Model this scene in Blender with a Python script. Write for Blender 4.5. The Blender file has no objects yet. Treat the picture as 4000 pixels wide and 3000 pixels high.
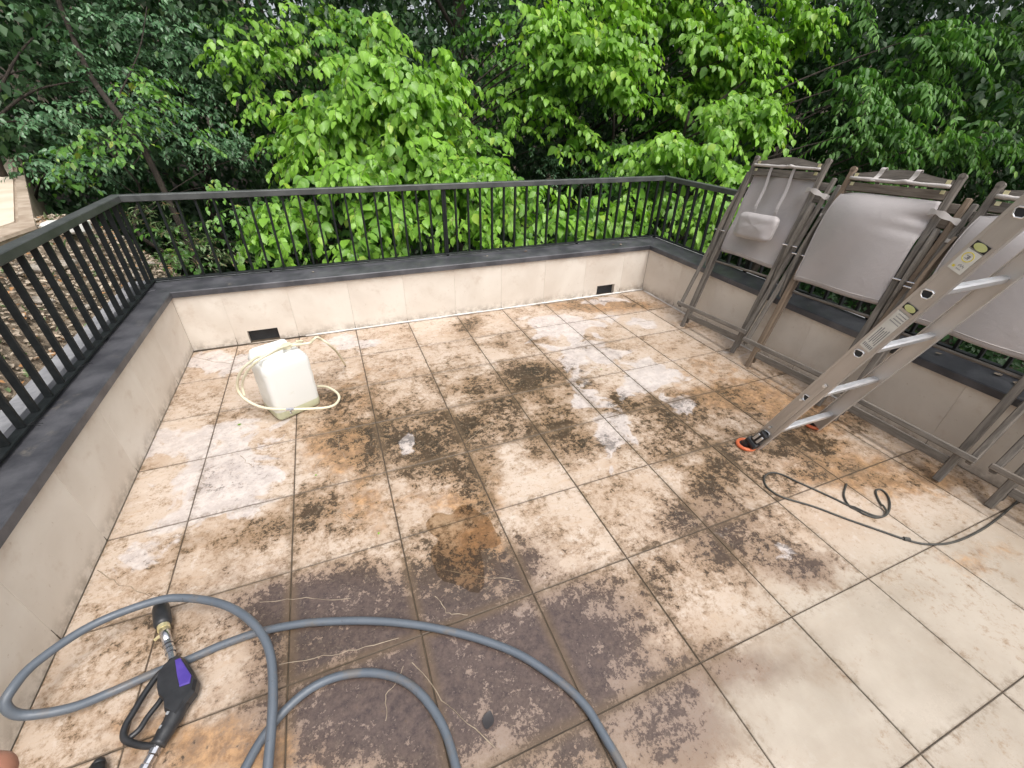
import bpy, math, random
import numpy as np
from mathutils import Vector, Matrix
R = math.radians
random.seed(7); rng = np.random.default_rng(11)
S = bpy.context.scene
COL = S.collection

# ---------------------------------------------------------------- camera
cd = bpy.data.cameras.new('camera'); cam = bpy.data.objects.new('camera', cd); COL.objects.link(cam)
cam.matrix_world = Matrix(((0.9282299, 0.1854267, -0.3224999, 1.322370), (-0.3714469, 0.5095375, -0.7761435, -3.576555), (0.0204081, 0.8402312, 0.5418441, 1.639710), (0, 0, 0, 1)))
cd.sensor_width = 36.0; cd.sensor_fit = 'HORIZONTAL'; cd.lens = 1672.0448 / 4000 * 36
cd.clip_start = 0.02; cd.clip_end = 400
S.camera = cam
S.render.resolution_x = 1024; S.render.resolution_y = 768
# ---------------------------------------------------------------- sky and sun (overcast)
W = bpy.data.worlds.new('World'); S.world = W; W.use_nodes = True
wn = W.node_tree; wn.nodes.clear()
sky = wn.nodes.new('ShaderNodeTexSky'); sky.sky_type = 'NISHITA'; sky.sun_disc = False
sky.sun_elevation = R(58); sky.sun_rotation = R(165); sky.air_density = 1.0; sky.dust_density = 6.0; sky.ozone_density = 1.0
hs = wn.nodes.new('ShaderNodeHueSaturation'); hs.inputs['Saturation'].default_value = 0.35
bgn = wn.nodes.new('ShaderNodeBackground'); bgn.inputs['Strength'].default_value = 0.15
wo = wn.nodes.new('ShaderNodeOutputWorld')
wn.links.new(sky.outputs[0], hs.inputs['Color']); wn.links.new(hs.outputs[0], bgn.inputs['Color']); wn.links.new(bgn.outputs[0], wo.inputs['Surface'])
sl = bpy.data.lights.new('sun', 'SUN'); sl.energy = 0.9; sl.angle = R(14); sl.color = (1, 0.985, 0.96)
so = bpy.data.objects.new('sun', sl); COL.objects.link(so); so.rotation_euler = (R(20), 0, R(15))
so['kind'] = 'structure'
S.view_settings.view_transform = 'Standard'; S.view_settings.look = 'None'; S.view_settings.gamma = 1
S.view_settings.exposure = 0.66
S.view_settings.use_curve_mapping = False

# ---------------------------------------------------------------- node material helper
class NT:
    def __init__(s, name):
        s.m = bpy.data.materials.new(name); s.m.use_nodes = True; s.t = s.m.node_tree; s.t.nodes.clear()
        s.out = s.t.nodes.new('ShaderNodeOutputMaterial')
    def n(s, typ, ins=None, **kw):
        nd = s.t.nodes.new(typ)
        for k, v in kw.items(): setattr(nd, k, v)
        for k, v in (ins or {}).items(): s.set(nd.inputs[k], v)
        return nd
    def set(s, sock, v):
        if isinstance(v, bpy.types.NodeSocket): s.t.links.new(v, sock)
        else:
            if sock.type == 'RGBA' and len(v) == 3: v = (*v, 1)
            sock.default_value = v
    def math(s, op, a, b=0.0, c=0.0, clamp=False):
        nd = s.t.nodes.new('ShaderNodeMath'); nd.operation = op; nd.use_clamp = clamp
        s.set(nd.inputs[0], a); s.set(nd.inputs[1], b)
        if op == 'MULTIPLY_ADD': s.set(nd.inputs[2], c)
        return nd.outputs[0]
    def noise(s, vec, scale, detail=4, rough=0.55, dist=0.0, col=False):
        nd = s.n('ShaderNodeTexNoise', {'Vector': vec, 'Scale': scale, 'Detail': detail, 'Roughness': rough, 'Distortion': dist})
        return nd.outputs['Color' if col else 'Fac']
    def step(s, v, lo, hi):
        nd = s.n('ShaderNodeMapRange', {'Value': v, 'From Min': lo, 'From Max': hi}, interpolation_type='SMOOTHSTEP')
        return nd.outputs[0]
    def mix(s, f, a, b, mode='MIX'):
        nd = s.t.nodes.new('ShaderNodeMix'); nd.data_type = 'RGBA'; nd.blend_type = mode
        s.set(nd.inputs[0], f); s.set(nd.inputs[6], a); s.set(nd.inputs[7], b)
        return nd.outputs[2]
    def pos(s): return s.n('ShaderNodeNewGeometry').outputs['Position']
    def obj(s): return s.n('ShaderNodeTexCoord').outputs['Object']
    def rnd(s): return s.n('ShaderNodeObjectInfo').outputs['Random']
    def bump(s, h, strength=0.3, dist=0.01):
        return s.n('ShaderNodeBump', {'Height': h, 'Strength': strength, 'Distance': dist}).outputs[0]
    def bsdf(s, **k):
        nd = s.t.nodes.new('ShaderNodeBsdfPrincipled')
        for a, v in k.items(): s.set(nd.inputs[a.replace('_', ' ')], v)
        s.t.links.new(nd.outputs[0], s.out.inputs[0])
        return nd

def mat_plain(name, c1, c2, scale=8, rough=0.6, metal=0.0, bump=0.15, bdist=0.003, stretch=None, r2=None, spec=0.5):
    t = NT(name); v = t.obj()
    if stretch: v = t.n('ShaderNodeMapping', {'Vector': v, 'Scale': stretch}).outputs[0]
    f = t.step(t.noise(v, scale, 6, 0.6), 0.3, 0.7)
    g = t.noise(v, scale * 6, 4, 0.6)
    c = t.mix(f, c1, c2)
    b = t.bsdf(Base_Color=c, Roughness=t.math('MULTIPLY_ADD', g, (r2 if r2 is not None else 0.2), rough - 0.1), Metallic=metal, Specular_IOR_Level=spec)
    if bump: t.set(b.inputs['Normal'], t.bump(g, bump, bdist))
    return t.m

# ---------------------------------------------------------------- mesh helpers
def link(name, me, parent=None, mat=None):
    o = bpy.data.objects.new(name, me); COL.objects.link(o)
    if mat is not None and me is not None and len(me.materials) == 0: me.materials.append(mat)
    if parent is not None: o.parent = parent
    return o
class MB:
    def __init__(s): s.v = []; s.f = []
    def add(s, vs, fs):
        k = len(s.v); s.v += [tuple(map(float, p)) for p in vs]; s.f += [tuple(i + k for i in f) for f in fs]; return s
    def box(s, c, d, rot=None, bev=0.0):
        hx, hy, hz = d[0] / 2, d[1] / 2, d[2] / 2
        bev = min(bev, hx * .45, hy * .45, hz * .45)
        if bev <= 0:
            vs = [(x, y, z) for x in (-hx, hx) for y in (-hy, hy) for z in (-hz, hz)]
            fs = [(0, 1, 3, 2), (4, 6, 7, 5), (0, 4, 5, 1), (2, 3, 7, 6), (0, 2, 6, 4), (1, 5, 7, 3)]
        else:
            vs = []; idx = {}
            for sx in (-1, 1):
                for sy in (-1, 1):
                    for sz in (-1, 1):
                        for a in range(3):
                            h = [hx - bev, hy - bev, hz - bev]; h[a] += bev
                            idx[(sx, sy, sz, a)] = len(vs); vs.append((sx * h[0], sy * h[1], sz * h[2]))
            fs = []
            for a in range(3):
                b, c2 = (a + 1) % 3, (a + 2) % 3
                for sg in (-1, 1):
                    q = []
                    for (u, w) in ((-1, -1), (1, -1), (1, 1), (-1, 1)):
                        k = [0, 0, 0]; k[a] = sg; k[b] = u; k[c2] = w; q.append(idx[(*k, a)])
                    fs.append(q if sg > 0 else q[::-1])
                for u in (-1, 1):
                    for w in (-1, 1):   # edge along a
                        k0 = [0, 0, 0]; k0[a] = -1; k0[b] = u; k0[c2] = w; k1 = list(k0); k1[a] = 1
                        q = [idx[(*k0, b)], idx[(*k1, b)], idx[(*k1, c2)], idx[(*k0, c2)]]
                        fs.append(q if u * w < 0 else q[::-1])
            for sx in (-1, 1):
                for sy in (-1, 1):
                    for sz in (-1, 1):
                        q = [idx[(sx, sy, sz, a)] for a in range(3)]
                        fs.append(q if sx * sy * sz > 0 else q[::-1])
        M = rot if rot is not None else Matrix.Identity(3)
        cc = Vector(c)
        return s.add([cc + M @ Vector(p) for p in vs], fs)
    def bar(s, a, b, w, t, up=(0, 0, 1), bev=0.0):
        a = Vector(a); b = Vector(b); z = (b - a); L = z.length; z.normalize()
        x = Vector(up).cross(z)
        if x.length < 1e-5: x = Vector((1, 0, 0)).cross(z)
        x.normalize(); y = z.cross(x)
        return s.box((a + b) / 2, (w, t, L), Matrix((x, y, z)).transposed(), bev)
    def tube(s, pts, r, n=8, cap=True):
        pts = [Vector(p) for p in pts]; N = len(pts)
        rr = r if hasattr(r, '__len__') else [r] * N
        tang = [(pts[min(i + 1, N - 1)] - pts[max(i - 1, 0)]).normalized() for i in range(N)]
        u = tang[0].orthogonal().normalized(); vs = []; fs = []
        for i in range(N):
            u = (u - tang[i] * u.dot(tang[i])).normalized(); w = tang[i].cross(u)
            for k in range(n):
                a = 2 * math.pi * k / n; vs.append(pts[i] + (u * math.cos(a) + w * math.sin(a)) * rr[i])
        for i in range(N - 1):
            for k in range(n):
                k2 = (k + 1) % n; fs.append((i * n + k, i * n + k2, (i + 1) * n + k2, (i + 1) * n + k))
        if cap: fs.append(tuple(range(n))[::-1]); fs.append(tuple((N - 1) * n + k for k in range(n)))
        return s.add(vs, fs)
    def prism(s, poly, axis0, ext):   # poly: 3D points, extruded by vector ext
        n = len(poly); e = Vector(ext); vs = [Vector(p) for p in poly] + [Vector(p) + e for p in poly]
        fs = [tuple(range(n))[::-1], tuple(range(n, 2 * n))] + [(i, (i + 1) % n, n + (i + 1) % n, n + i) for i in range(n)]
        return s.add(vs, fs)
    def mesh(s, name, smooth=False):
        me = bpy.data.meshes.new(name); me.from_pydata(s.v, [], s.f); me.update()
        if smooth: me.polygons.foreach_set('use_smooth', [True] * len(me.polygons))
        return me
    def obj(s, name, mat, parent=None, smooth=False):
        return link(name, s.mesh(name, smooth), parent, mat)
def tag(o, label=None, cat=None, group=None, kind=None):
    if label: o['label'] = label
    if cat: o['category'] = cat
    if group: o['group'] = group
    if kind: o['kind'] = kind
    return o
def thing(name, label, cat, loc=(0, 0, 0), group=None, mtx=None):
    o = bpy.data.objects.new(name, None); COL.objects.link(o); o.empty_display_size = 0.1
    if mtx is not None: o.matrix_world = mtx
    else: o.location = loc
    return tag(o, label, cat, group)
def smooth_path(P, k=6):
    P = [Vector(p) for p in P]; out = []
    for i in range(len(P) - 1):
        p0 = P[max(i - 1, 0)]; p1 = P[i]; p2 = P[i + 1]; p3 = P[min(i + 2, len(P) - 1)]
        for j in range(k):
            t = j / k; t2 = t * t; t3 = t2 * t
            out.append(0.5 * ((2 * p1) + (p2 - p0) * t + (2 * p0 - 5 * p1 + 4 * p2 - p3) * t2 + (3 * p1 - p0 - 3 * p2 + p3) * t3))
    out.append(P[-1]); return out
def rel(pts, o): return [(p[0] - o[0], p[1] - o[1], p[2] - o[2]) for p in pts]

# ---------------------------------------------------------------- materials
def mat_tile():
    t = NT('stained_travertine'); p = t.pos(); r = t.rnd()
    at = t.n('ShaderNodeAttribute', attribute_name='stain').outputs['Color']
    sp = t.n('ShaderNodeSeparateColor', {'Color': at})
    aD, aB, aW = sp.outputs[0], sp.outputs[1], sp.outputs[2]
    at2 = t.n('ShaderNodeAttribute', attribute_name='wet').outputs['Color']
    sp2 = t.n('ShaderNodeSeparateColor', {'Color': at2}); aP, aC = sp2.outputs[0], sp2.outputs[1]
    off = t.n('ShaderNodeVectorMath', {0: p, 1: t.n('ShaderNodeCombineXYZ', {0: t.math('MULTIPLY', r, 7.0), 1: t.math('MULTIPLY', r, 13.0), 2: 0.0}).outputs[0]}, operation='ADD').outputs[0]
    warpn = t.noise(p, 3.0, 3, 0.6, col=True)
    wp = t.n('ShaderNodeVectorMath', {0: p, 1: t.n('ShaderNodeVectorMath', {0: warpn, 1: (0.20, 0.20, 0.0)}, operation='MULTIPLY').outputs[0]}, operation='ADD').outputs[0]
    # stone: warm beige with veins running one way in every tile, pits and grain
    vein = t.n('ShaderNodeMapping', {'Vector': off, 'Scale': (1.0, 3.2, 1.0), 'Rotation': (0, 0, 0.5)}).outputs[0]
    base = t.mix(t.step(t.noise(off, 2.6, 6, 0.62, 0.8), 0.3, 0.7), (0.44, 0.335, 0.25), (0.55, 0.46, 0.38))
    base = t.mix(t.math('MULTIPLY', t.step(t.noise(vein, 9, 7, 0.7, 0.8), 0.50, 0.70), 0.55), base, (0.44, 0.30, 0.19))
    base = t.mix(t.math('MULTIPLY', t.step(t.noise(off, 18, 7, 0.72), 0.54, 0.66), 0.5), base, (0.62, 0.56, 0.50))
    base = t.mix(t.math('MULTIPLY', t.step(t.noise(off, 70, 5, 0.7), 0.57, 0.68), 0.5), base, (0.25, 0.17, 0.11))
    base = t.mix(t.math('MULTIPLY', t.step(r, 0.2, 0.9), 0.18), base, (0.46, 0.36, 0.28))
    base = t.mix(t.math('MULTIPLY', aC, 0.88), base, t.mix(t.step(t.noise(p, 2.2, 5, 0.6), .35, .65), (0.31, 0.268, 0.215), (0.41, 0.362, 0.30)))
    # ochre
    n1 = t.noise(wp, 8, 10, 0.72)
    fB = t.step(t.math('MULTIPLY_ADD', n1, 1.5, t.math('ADD', t.math('MULTIPLY', aB, 0.9), -0.72)), 0.30, 0.72)
    base = t.mix(t.math('MULTIPLY', fB, 0.85), base, t.mix(t.step(t.noise(p, 18, 8, 0.75), .35, .65), (0.16, 0.080, 0.035), (0.50, 0.29, 0.135)))
    # dark growth: broad patches broken up by flakes and grain, shifted from tile to tile
    n2 = t.noise(wp, 4.5, 8, 0.62, 0.1); n2b = t.noise(off, 8.5, 9, 0.7, 0.15); n3 = t.noise(p, 30, 10, 0.80, 0.12); n4 = t.noise(off, 95, 5, 0.75)
    nn = t.math('ADD', t.math('MULTIPLY', n2, 0.45), t.math('MULTIPLY', n2b, 0.62))
    nn = t.math('ADD', nn, t.math('MULTIPLY', n3, 0.95)); nn = t.math('ADD', nn, t.math('MULTIPLY', n4, 0.35))
    sD = t.math('MULTIPLY_ADD', nn, 2.3, -2.70)
    sD = t.math('ADD', sD, t.math('MULTIPLY', aD, 0.56)); sD = t.math('SUBTRACT', sD, t.math('MULTIPLY', aC, 0.22))
    sD = t.math('ADD', sD, t.math('MULTIPLY', aP, 0.07)); sD = t.math('ADD', sD, t.math('MULTIPLY_ADD', r, 0.20, -0.10))
    fD = t.step(sD, 0.31, 0.50)
    damp = t.math('MULTIPLY', t.step(t.math('ADD', t.math('MULTIPLY', n2, 1.2), t.math('ADD', t.math('MULTIPLY', aD, 0.55), t.math('MULTIPLY', aP, 0.3))), 0.66, 1.15), 0.70)
    base = t.mix(damp, base, t.mix(aP, (0.215, 0.135, 0.070), (0.145, 0.108, 0.095)))
    dark = t.mix(t.step(n2b, 0.4, 0.6), (0.011, 0.010, 0.006), (0.048, 0.031, 0.017))
    dark = t.mix(t.math('MULTIPLY', aP, 0.92), dark, t.mix(t.step(n3, .35, .65), (0.045, 0.034, 0.036), (0.125, 0.090, 0.078)))
    halo = t.math('MULTIPLY', t.step(sD, -0.05, 0.40), 0.78)
    base = t.mix(halo, base, t.mix(aP, (0.235, 0.145, 0.075), (0.255, 0.19, 0.155)))
    base = t.mix(t.math('MULTIPLY', fD, t.math('MULTIPLY_ADD', n4, 0.4, 0.74), clamp=True), base, dark)
    # loose specks everywhere outside the cleaned part
    spots = t.step(t.math('ADD', t.math('ADD', n3, t.math('MULTIPLY', n4, 0.35)), t.math('ADD', t.math('MULTIPLY', aC, -0.3), t.math('MULTIPLY', n2, 0.2))), 0.905, 0.955)
    base = t.mix(t.math('MULTIPLY', spots, 0.72), base, (0.10, 0.07, 0.042))
    # crusty light flakes inside the dark patches
    fl_ = t.math('MULTIPLY', t.step(t.noise(off, 40, 8, 0.8, 0.2), 0.55, 0.60), t.math('MULTIPLY', fD, t.math('MULTIPLY_ADD', aP, -0.35, 0.42)))
    base = t.mix(fl_, base, (0.42, 0.33, 0.23))
    # pale film with hard flaky edges
    n5 = t.noise(wp, 4.0, 5, 0.55, 0.9)
    sW = t.math('ADD', n5, t.math('MULTIPLY', aW, 0.44))
    fW = t.math('MULTIPLY', t.step(sW, 0.725, 0.790), t.math('SUBTRACT', 1.0, t.math('MULTIPLY', fD, 0.55)))
    filmc = t.mix(t.step(t.noise(p, 11, 8, 0.72), 0.38, 0.62), (0.47, 0.44, 0.44), (0.66, 0.62, 0.60))
    filmc = t.mix(t.math('MULTIPLY', t.step(t.noise(off, 30, 7, 0.75), .55, .65), .6), filmc, (0.33, 0.25, 0.19))
    base = t.mix(t.math('MULTIPLY', fW, 0.62), base, filmc)
    # dirt packed along the tile edges
    gs = t.n('ShaderNodeSeparateXYZ', {'Vector': t.n('ShaderNodeTexCoord').outputs['Generated']})
    ex = t.math('MINIMUM', gs.outputs[0], t.math('SUBTRACT', 1.0, gs.outputs[0])); ey = t.math('MINIMUM', gs.outputs[1], t.math('SUBTRACT', 1.0, gs.outputs[1]))
    ed = t.math('MINIMUM', ex, ey)
    e1 = t.math('SUBTRACT', 1.0, t.step(t.math('ADD', ed, t.math('MULTIPLY_ADD', n4, 0.010, -0.005)), 0.002, 0.010)); e2 = t.math('MULTIPLY', t.math('SUBTRACT', 1.0, t.step(ed, 0.0, 0.09)), t.step(t.math('ADD', n3, t.math('MULTIPLY', aD, .25)), 0.45, 0.62))
    base = t.mix(t.math('MULTIPLY', e2, 0.55), base, (0.14, 0.095, 0.055))
    base = t.mix(t.math('MULTIPLY', e1, t.math('MULTIPLY', t.math('SUBTRACT', 0.66, t.math('MULTIPLY', aC, 0.30)), t.math('MULTIPLY_ADD', n2b, 1.0, 0.45))), base, (0.085, 0.062, 0.042))
    wetn = t.noise(p, 1.6, 4, 0.6)
    rough = t.math('ADD', t.math('MULTIPLY_ADD', t.step(wetn, 0.35, 0.65), 0.24, 0.16), t.math('MULTIPLY', n3, 0.25))
    rough = t.math('SUBTRACT', rough, t.math('MULTIPLY', aP, 0.24)); rough = t.math('ADD', rough, t.math('MULTIPLY', aC, -0.04))
    b = t.bsdf(Base_Color=base, Roughness=t.math('MAXIMUM', rough, 0.13), Specular_IOR_Level=0.5)
    hh = t.math('ADD', t.math('MULTIPLY', n3, t.math('SUBTRACT', 1.0, t.math('MULTIPLY', aC, 0.7))), t.math('MULTIPLY', n4, 0.3))
    t.set(b.inputs['Normal'], t.bump(hh, 0.25, 0.006))
    return t.m

def mat_wall():
    t = NT('travertine_cladding'); p = t.pos(); r = t.rnd()
    off = t.n('ShaderNodeVectorMath', {0: p, 1: t.n('ShaderNodeCombineXYZ', {0: t.math('MULTIPLY', r, 9.0), 1: 0.0, 2: t.math('MULTIPLY', r, 4.0)}).outputs[0]}, operation='ADD').outputs[0]
    c = t.mix(t.step(t.noise(off, 2.0, 5, 0.55, 0.5), 0.3, 0.7), (0.59, 0.53, 0.46), (0.70, 0.65, 0.58))
    c = t.mix(t.math('MULTIPLY', t.step(t.noise(off, 9, 6, 0.65), 0.55, 0.75), 0.4), c, (0.46, 0.36, 0.28))
    c = t.mix(t.math('MULTIPLY', t.step(t.noise(off, 40, 5, 0.7), 0.63, 0.74), 0.5), c, (0.36, 0.26, 0.18))
    sep = t.n('ShaderNodeSeparateXYZ', {'Vector': p})
    low = t.math('MULTIPLY', t.math('SUBTRACT', 1.0, t.step(sep.outputs[2], 0.0, 0.10)), t.step(t.noise(p, 16, 7, 0.7), 0.38, 0.62))
    c = t.mix(t.math('MULTIPLY', low, 0.5), c, (0.13, 0.09, 0.055))
    top = t.math('MULTIPLY', t.step(sep.outputs[2], 0.33, 0.44), t.step(t.noise(p, 5, 6, 0.7), 0.35, 0.7))
    c = t.mix(t.math('MULTIPLY', top, 0.42), c, (0.36, 0.25, 0.17))
    b = t.bsdf(Base_Color=c, Roughness=0.55)
    t.set(b.inputs['Normal'], t.bump(t.noise(off, 45, 5, 0.65), 0.2, 0.003))
    return t.m
def mat_coping():
    t = NT('dark_coping'); p = t.pos()
    c = t.mix(t.step(t.noise(p, 4, 6, 0.65), 0.35, 0.68), (0.042, 0.043, 0.050), (0.10, 0.10, 0.11))
    c = t.mix(t.math('MULTIPLY', t.step(t.noise(p, 7, 7, 0.72), 0.60, 0.72), 0.5), c, (0.20, 0.18, 0.15))
    c = t.mix(t.math('MULTIPLY', t.step(t.noise(p, 26, 5, 0.7), 0.66, 0.74), 0.6), c, (0.07, 0.08, 0.035))
    b = t.bsdf(Base_Color=c, Roughness=t.math('MULTIPLY_ADD', t.noise(p, 9, 5), 0.35, 0.22))
    t.set(b.inputs['Normal'], t.bump(t.noise(p, 30, 6, 0.7), 0.25, 0.004))
    return t.m
def mat_wood(sc=(14, 14, 1.2), name='weathered_wood'):
    t = NT(name); v = t.obj(); r = t.rnd()
    m = t.n('ShaderNodeMapping', {'Vector': v, 'Scale': sc}).outputs[0]
    g = t.noise(m, 6, 7, 0.7, 0.4)
    c = t.mix(t.step(g, 0.3, 0.72), (0.088, 0.076, 0.064), (0.215, 0.190, 0.163))
    c = t.mix(t.math('MULTIPLY', t.step(t.noise(v, 5, 5, 0.6), 0.5, 0.7), 0.5), c, (0.12, 0.115, 0.11))
    c = t.mix(t.math('MULTIPLY', t.step(r, 0.80, 0.95), 0.5), c, (0.23, 0.15, 0.085))
    b = t.bsdf(Base_Color=c, Roughness=0.68)
    t.set(b.inputs['Normal'], t.bump(g, 0.35, 0.002))
    return t.m
def mat_fabric():
    t = NT('taupe_canvas'); v = t.obj()
    w1 = t.n('ShaderNodeTexWave', {'Vector': v, 'Scale': 160.0, 'Distortion': 0.4}, bands_direction='X').outputs['Fac']
    w2 = t.n('ShaderNodeTexWave', {'Vector': v, 'Scale': 160.0, 'Distortion': 0.4}, bands_direction='Z').outputs['Fac']
    c = t.mix(t.noise(v, 4, 5, 0.6), (0.35, 0.322, 0.318), (0.42, 0.39, 0.385))
    c = t.mix(t.math('MULTIPLY', t.step(t.noise(v, 9, 6, 0.7), 0.6, 0.75), 0.25), c, (0.20, 0.17, 0.15))
    b = t.bsdf(Base_Color=c, Roughness=0.46, Sheen_Weight=0.35, Sheen_Roughness=0.4)
    n1 = t.bump(t.noise(v, 7, 5, 0.6, 0.8), 0.35, 0.012); bn = t.n('ShaderNodeBump', {'Height': t.math('ADD', w1, w2), 'Strength': 0.2, 'Distance': 0.0015, 'Normal': n1}); t.set(b.inputs['Normal'], bn.outputs[0])
    return t.m
def mat_leaf(name, cA, cB, cY, trans=0.35, rough=0.38, yel=0.93):
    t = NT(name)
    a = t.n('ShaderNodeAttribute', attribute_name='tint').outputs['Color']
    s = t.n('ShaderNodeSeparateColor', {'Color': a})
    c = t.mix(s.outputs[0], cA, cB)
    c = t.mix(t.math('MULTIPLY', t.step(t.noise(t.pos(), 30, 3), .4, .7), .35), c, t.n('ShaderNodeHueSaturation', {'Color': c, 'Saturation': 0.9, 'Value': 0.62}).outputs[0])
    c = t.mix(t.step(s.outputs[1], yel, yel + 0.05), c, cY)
    b = t.n('ShaderNodeBsdfPrincipled', {'Base Color': c, 'Roughness': rough, 'Specular IOR Level': 0.45})
    tc = t.mix(0.5, c, t.n('ShaderNodeHueSaturation', {'Color': c, 'Saturation': 1.25, 'Value': 1.7}).outputs[0])
    tr = t.n('ShaderNodeBsdfTranslucent', {'Color': tc})
    mx = t.n('ShaderNodeMixShader', {0: trans})
    t.t.links.new(b.outputs[0], mx.inputs[1]); t.t.links.new(tr.outputs[0], mx.inputs[2]); t.t.links.new(mx.outputs[0], t.out.inputs[0])
    return t.m
def mat_ground():
    t = NT('forest_soil'); p = t.pos()
    c = t.mix(t.step(t.noise(p, 3, 8, 0.7), 0.35, 0.65), (0.020, 0.016, 0.011), (0.055, 0.042, 0.028))
    c = t.mix(t.math('MULTIPLY', t.step(t.noise(p, 18, 5, 0.7), 0.5, 0.6), 0.5), c, (0.09, 0.07, 0.05))
    c = t.mix(t.math('MULTIPLY', t.step(t.noise(p, 5, 5, 0.7), 0.55, 0.65), 0.6), c, (0.035, 0.05, 0.015))
    gs = t.n('ShaderNodeSeparateXYZ', {'Vector': p}); gz = gs.outputs[2]
    c = t.mix(t.math('MULTIPLY', t.math('MULTIPLY', t.step(gz, -.6, .2), t.math('SUBTRACT', 1.0, t.step(gs.outputs[1], 2.0, 3.5))), t.step(t.noise(p, 12, 6, .7), .3, .6)), c, (0.30, 0.24, 0.175))
    b = t.bsdf(Base_Color=c, Roughness=0.9)
    t.set(b.inputs['Normal'], t.bump(t.noise(p, 25, 6, 0.75), 0.8, 0.03))
    return t.m
M = {}
M['tile'] = mat_tile(); M['wall'] = mat_wall(); M['coping'] = mat_coping(); M['wood'] = mat_wood(); M['wood_x'] = mat_wood((1.2, 14, 14), 'weathered_wood_board'); M['fabric'] = mat_fabric()
M['ground'] = mat_ground()
M['grout'] = mat_plain('dark_grout', (0.035, 0.026, 0.018), (0.10, 0.075, 0.05), 12, 0.7)
M['rail'] = mat_plain('black_painted_steel', (0.010, 0.012, 0.013), (0.018, 0.021, 0.022), 20, 0.48, 0.0, 0.1, spec=0.25)
M['handrail'] = mat_plain('sky_sheen_dark_paint', (0.050, 0.055, 0.055), (0.085, 0.09, 0.09), 9, 0.38, 0.0, 0.1)  # paler than the bars: sky sheen on the handrail top put into the colour
M['ledge'] = mat_plain('grey_membrane', (0.20, 0.20, 0.21), (0.33, 0.33, 0.34), 10, 0.7)
M['alu'] = mat_plain('dull_aluminium', (0.50, 0.47, 0.44), (0.64, 0.61, 0.58), 6, 0.40, 0.6, 0.05, stretch=(1, 1, 0.1))
M['bright_alu'] = mat_plain('bright_aluminium', (0.78, 0.79, 0.81), (0.90, 0.91, 0.92), 12, 0.34, 0.8, 0.03)
M['chrome'] = mat_plain('steel_fitting', (0.70, 0.70, 0.72), (0.85, 0.85, 0.87), 30, 0.22, 1.0, 0.05)
M['black'] = mat_plain('black_plastic', (0.014, 0.015, 0.017), (0.028, 0.029, 0.032), 15, 0.42)
M['dark_hole'] = mat_plain('dark_recess', (0.012, 0.014, 0.017), (0.03, 0.033, 0.038), 10, 0.6)
M['orange'] = mat_plain('orange_rubber', (0.62, 0.13, 0.05), (0.72, 0.20, 0.08), 10, 0.5)
M['hose'] = mat_plain('grey_hose_rubber', (0.105, 0.125, 0.15), (0.155, 0.175, 0.20), 14, 0.38, 0, 0.2, 0.001)
def mat_hose():
    t = NT('grey_hose_rubber'); p = t.pos()
    c = t.mix(t.noise(p, 14, 5), (0.075, 0.092, 0.115), (0.125, 0.145, 0.17))
    c = t.mix(t.math('MULTIPLY', t.step(t.noise(p, 9, 7, .7), .52, .66), .55), c, (0.15, 0.125, 0.10))
    c = t.mix(t.math('MULTIPLY', t.step(t.noise(p, 60, 4, .7), .62, .70), .6), c, (0.05, 0.045, 0.04))
    b = t.bsdf(Base_Color=c, Roughness=t.math('MULTIPLY_ADD', t.noise(p, 20, 4), .35, .25)); t.set(b.inputs['Normal'], t.bump(t.noise(p, 70, 4), .25, .002)); return t.m
M['hose'] = mat_hose()
def mat_water():
    t = NT('shallow_water'); p = t.pos(); bn = t.bump(t.noise(p, 60, 4, .6), .35, .004)
    tp = t.n('ShaderNodeBsdfTransparent', {'Color': (0.86, 0.80, 0.70, 1)}); g_ = t.n('ShaderNodeBsdfAnisotropic', {'Color': (1, 1, 1, 1), 'Roughness': 0.05, 'Normal': bn})
    f = t.n('ShaderNodeFresnel', {'IOR': 1.4, 'Normal': bn}).outputs[0]
    m = t.n('ShaderNodeMixShader', {0: f}); t.t.links.new(tp.outputs[0], m.inputs[1]); t.t.links.new(g_.outputs[0], m.inputs[2]); t.t.links.new(m.outputs[0], t.out.inputs[0]); return t.m
M['water'] = mat_water()
M['cable'] = mat_plain('dark_cable', (0.035, 0.035, 0.032), (0.06, 0.058, 0.05), 14, 0.5)
M['cream'] = mat_plain('cream_tube', (0.62, 0.57, 0.40), (0.74, 0.70, 0.54), 9, 0.36)
M['white'] = mat_plain('white_print', (0.62, 0.62, 0.58), (0.74, 0.74, 0.70), 12, 0.45)
M['ink'] = mat_plain('grey_ink', (0.16, 0.17, 0.18), (0.30, 0.31, 0.32), 30, 0.5)
M['yellow'] = mat_plain('yellow_plastic', (0.72, 0.62, 0.04), (0.80, 0.70, 0.10), 12, 0.4)
M['lime'] = mat_plain('pale_lime_print', (0.52, 0.56, 0.20), (0.64, 0.68, 0.34), 12, 0.4)
M['purple'] = mat_plain('violet_print', (0.045, 0.028, 0.22), (0.09, 0.055, 0.30), 12, 0.35)
M['brass'] = mat_plain('brass_plate', (0.74, 0.64, 0.34), (0.85, 0.78, 0.52), 30, 0.35, 0.6)
M['strip'] = mat_plain('white_sealant', (0.55, 0.52, 0.48), (0.74, 0.72, 0.69), 10, 0.5)
M['skin'] = mat_plain('skin', (0.34, 0.15, 0.10), (0.42, 0.20, 0.135), 6, 0.5)
M['plaster'] = mat_plain('plaster_cap', (0.60, 0.50, 0.38), (0.70, 0.62, 0.52), 2.5, 0.7)
M['rim'] = mat_plain('weathered_rim', (0.30, 0.23, 0.17), (0.46, 0.38, 0.30), 7, 0.8)
M['stone'] = mat_plain('pale_stone', (0.20, 0.17, 0.135), (0.40, 0.36, 0.31), 5, 0.85, 0, 0.6, 0.02)
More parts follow.
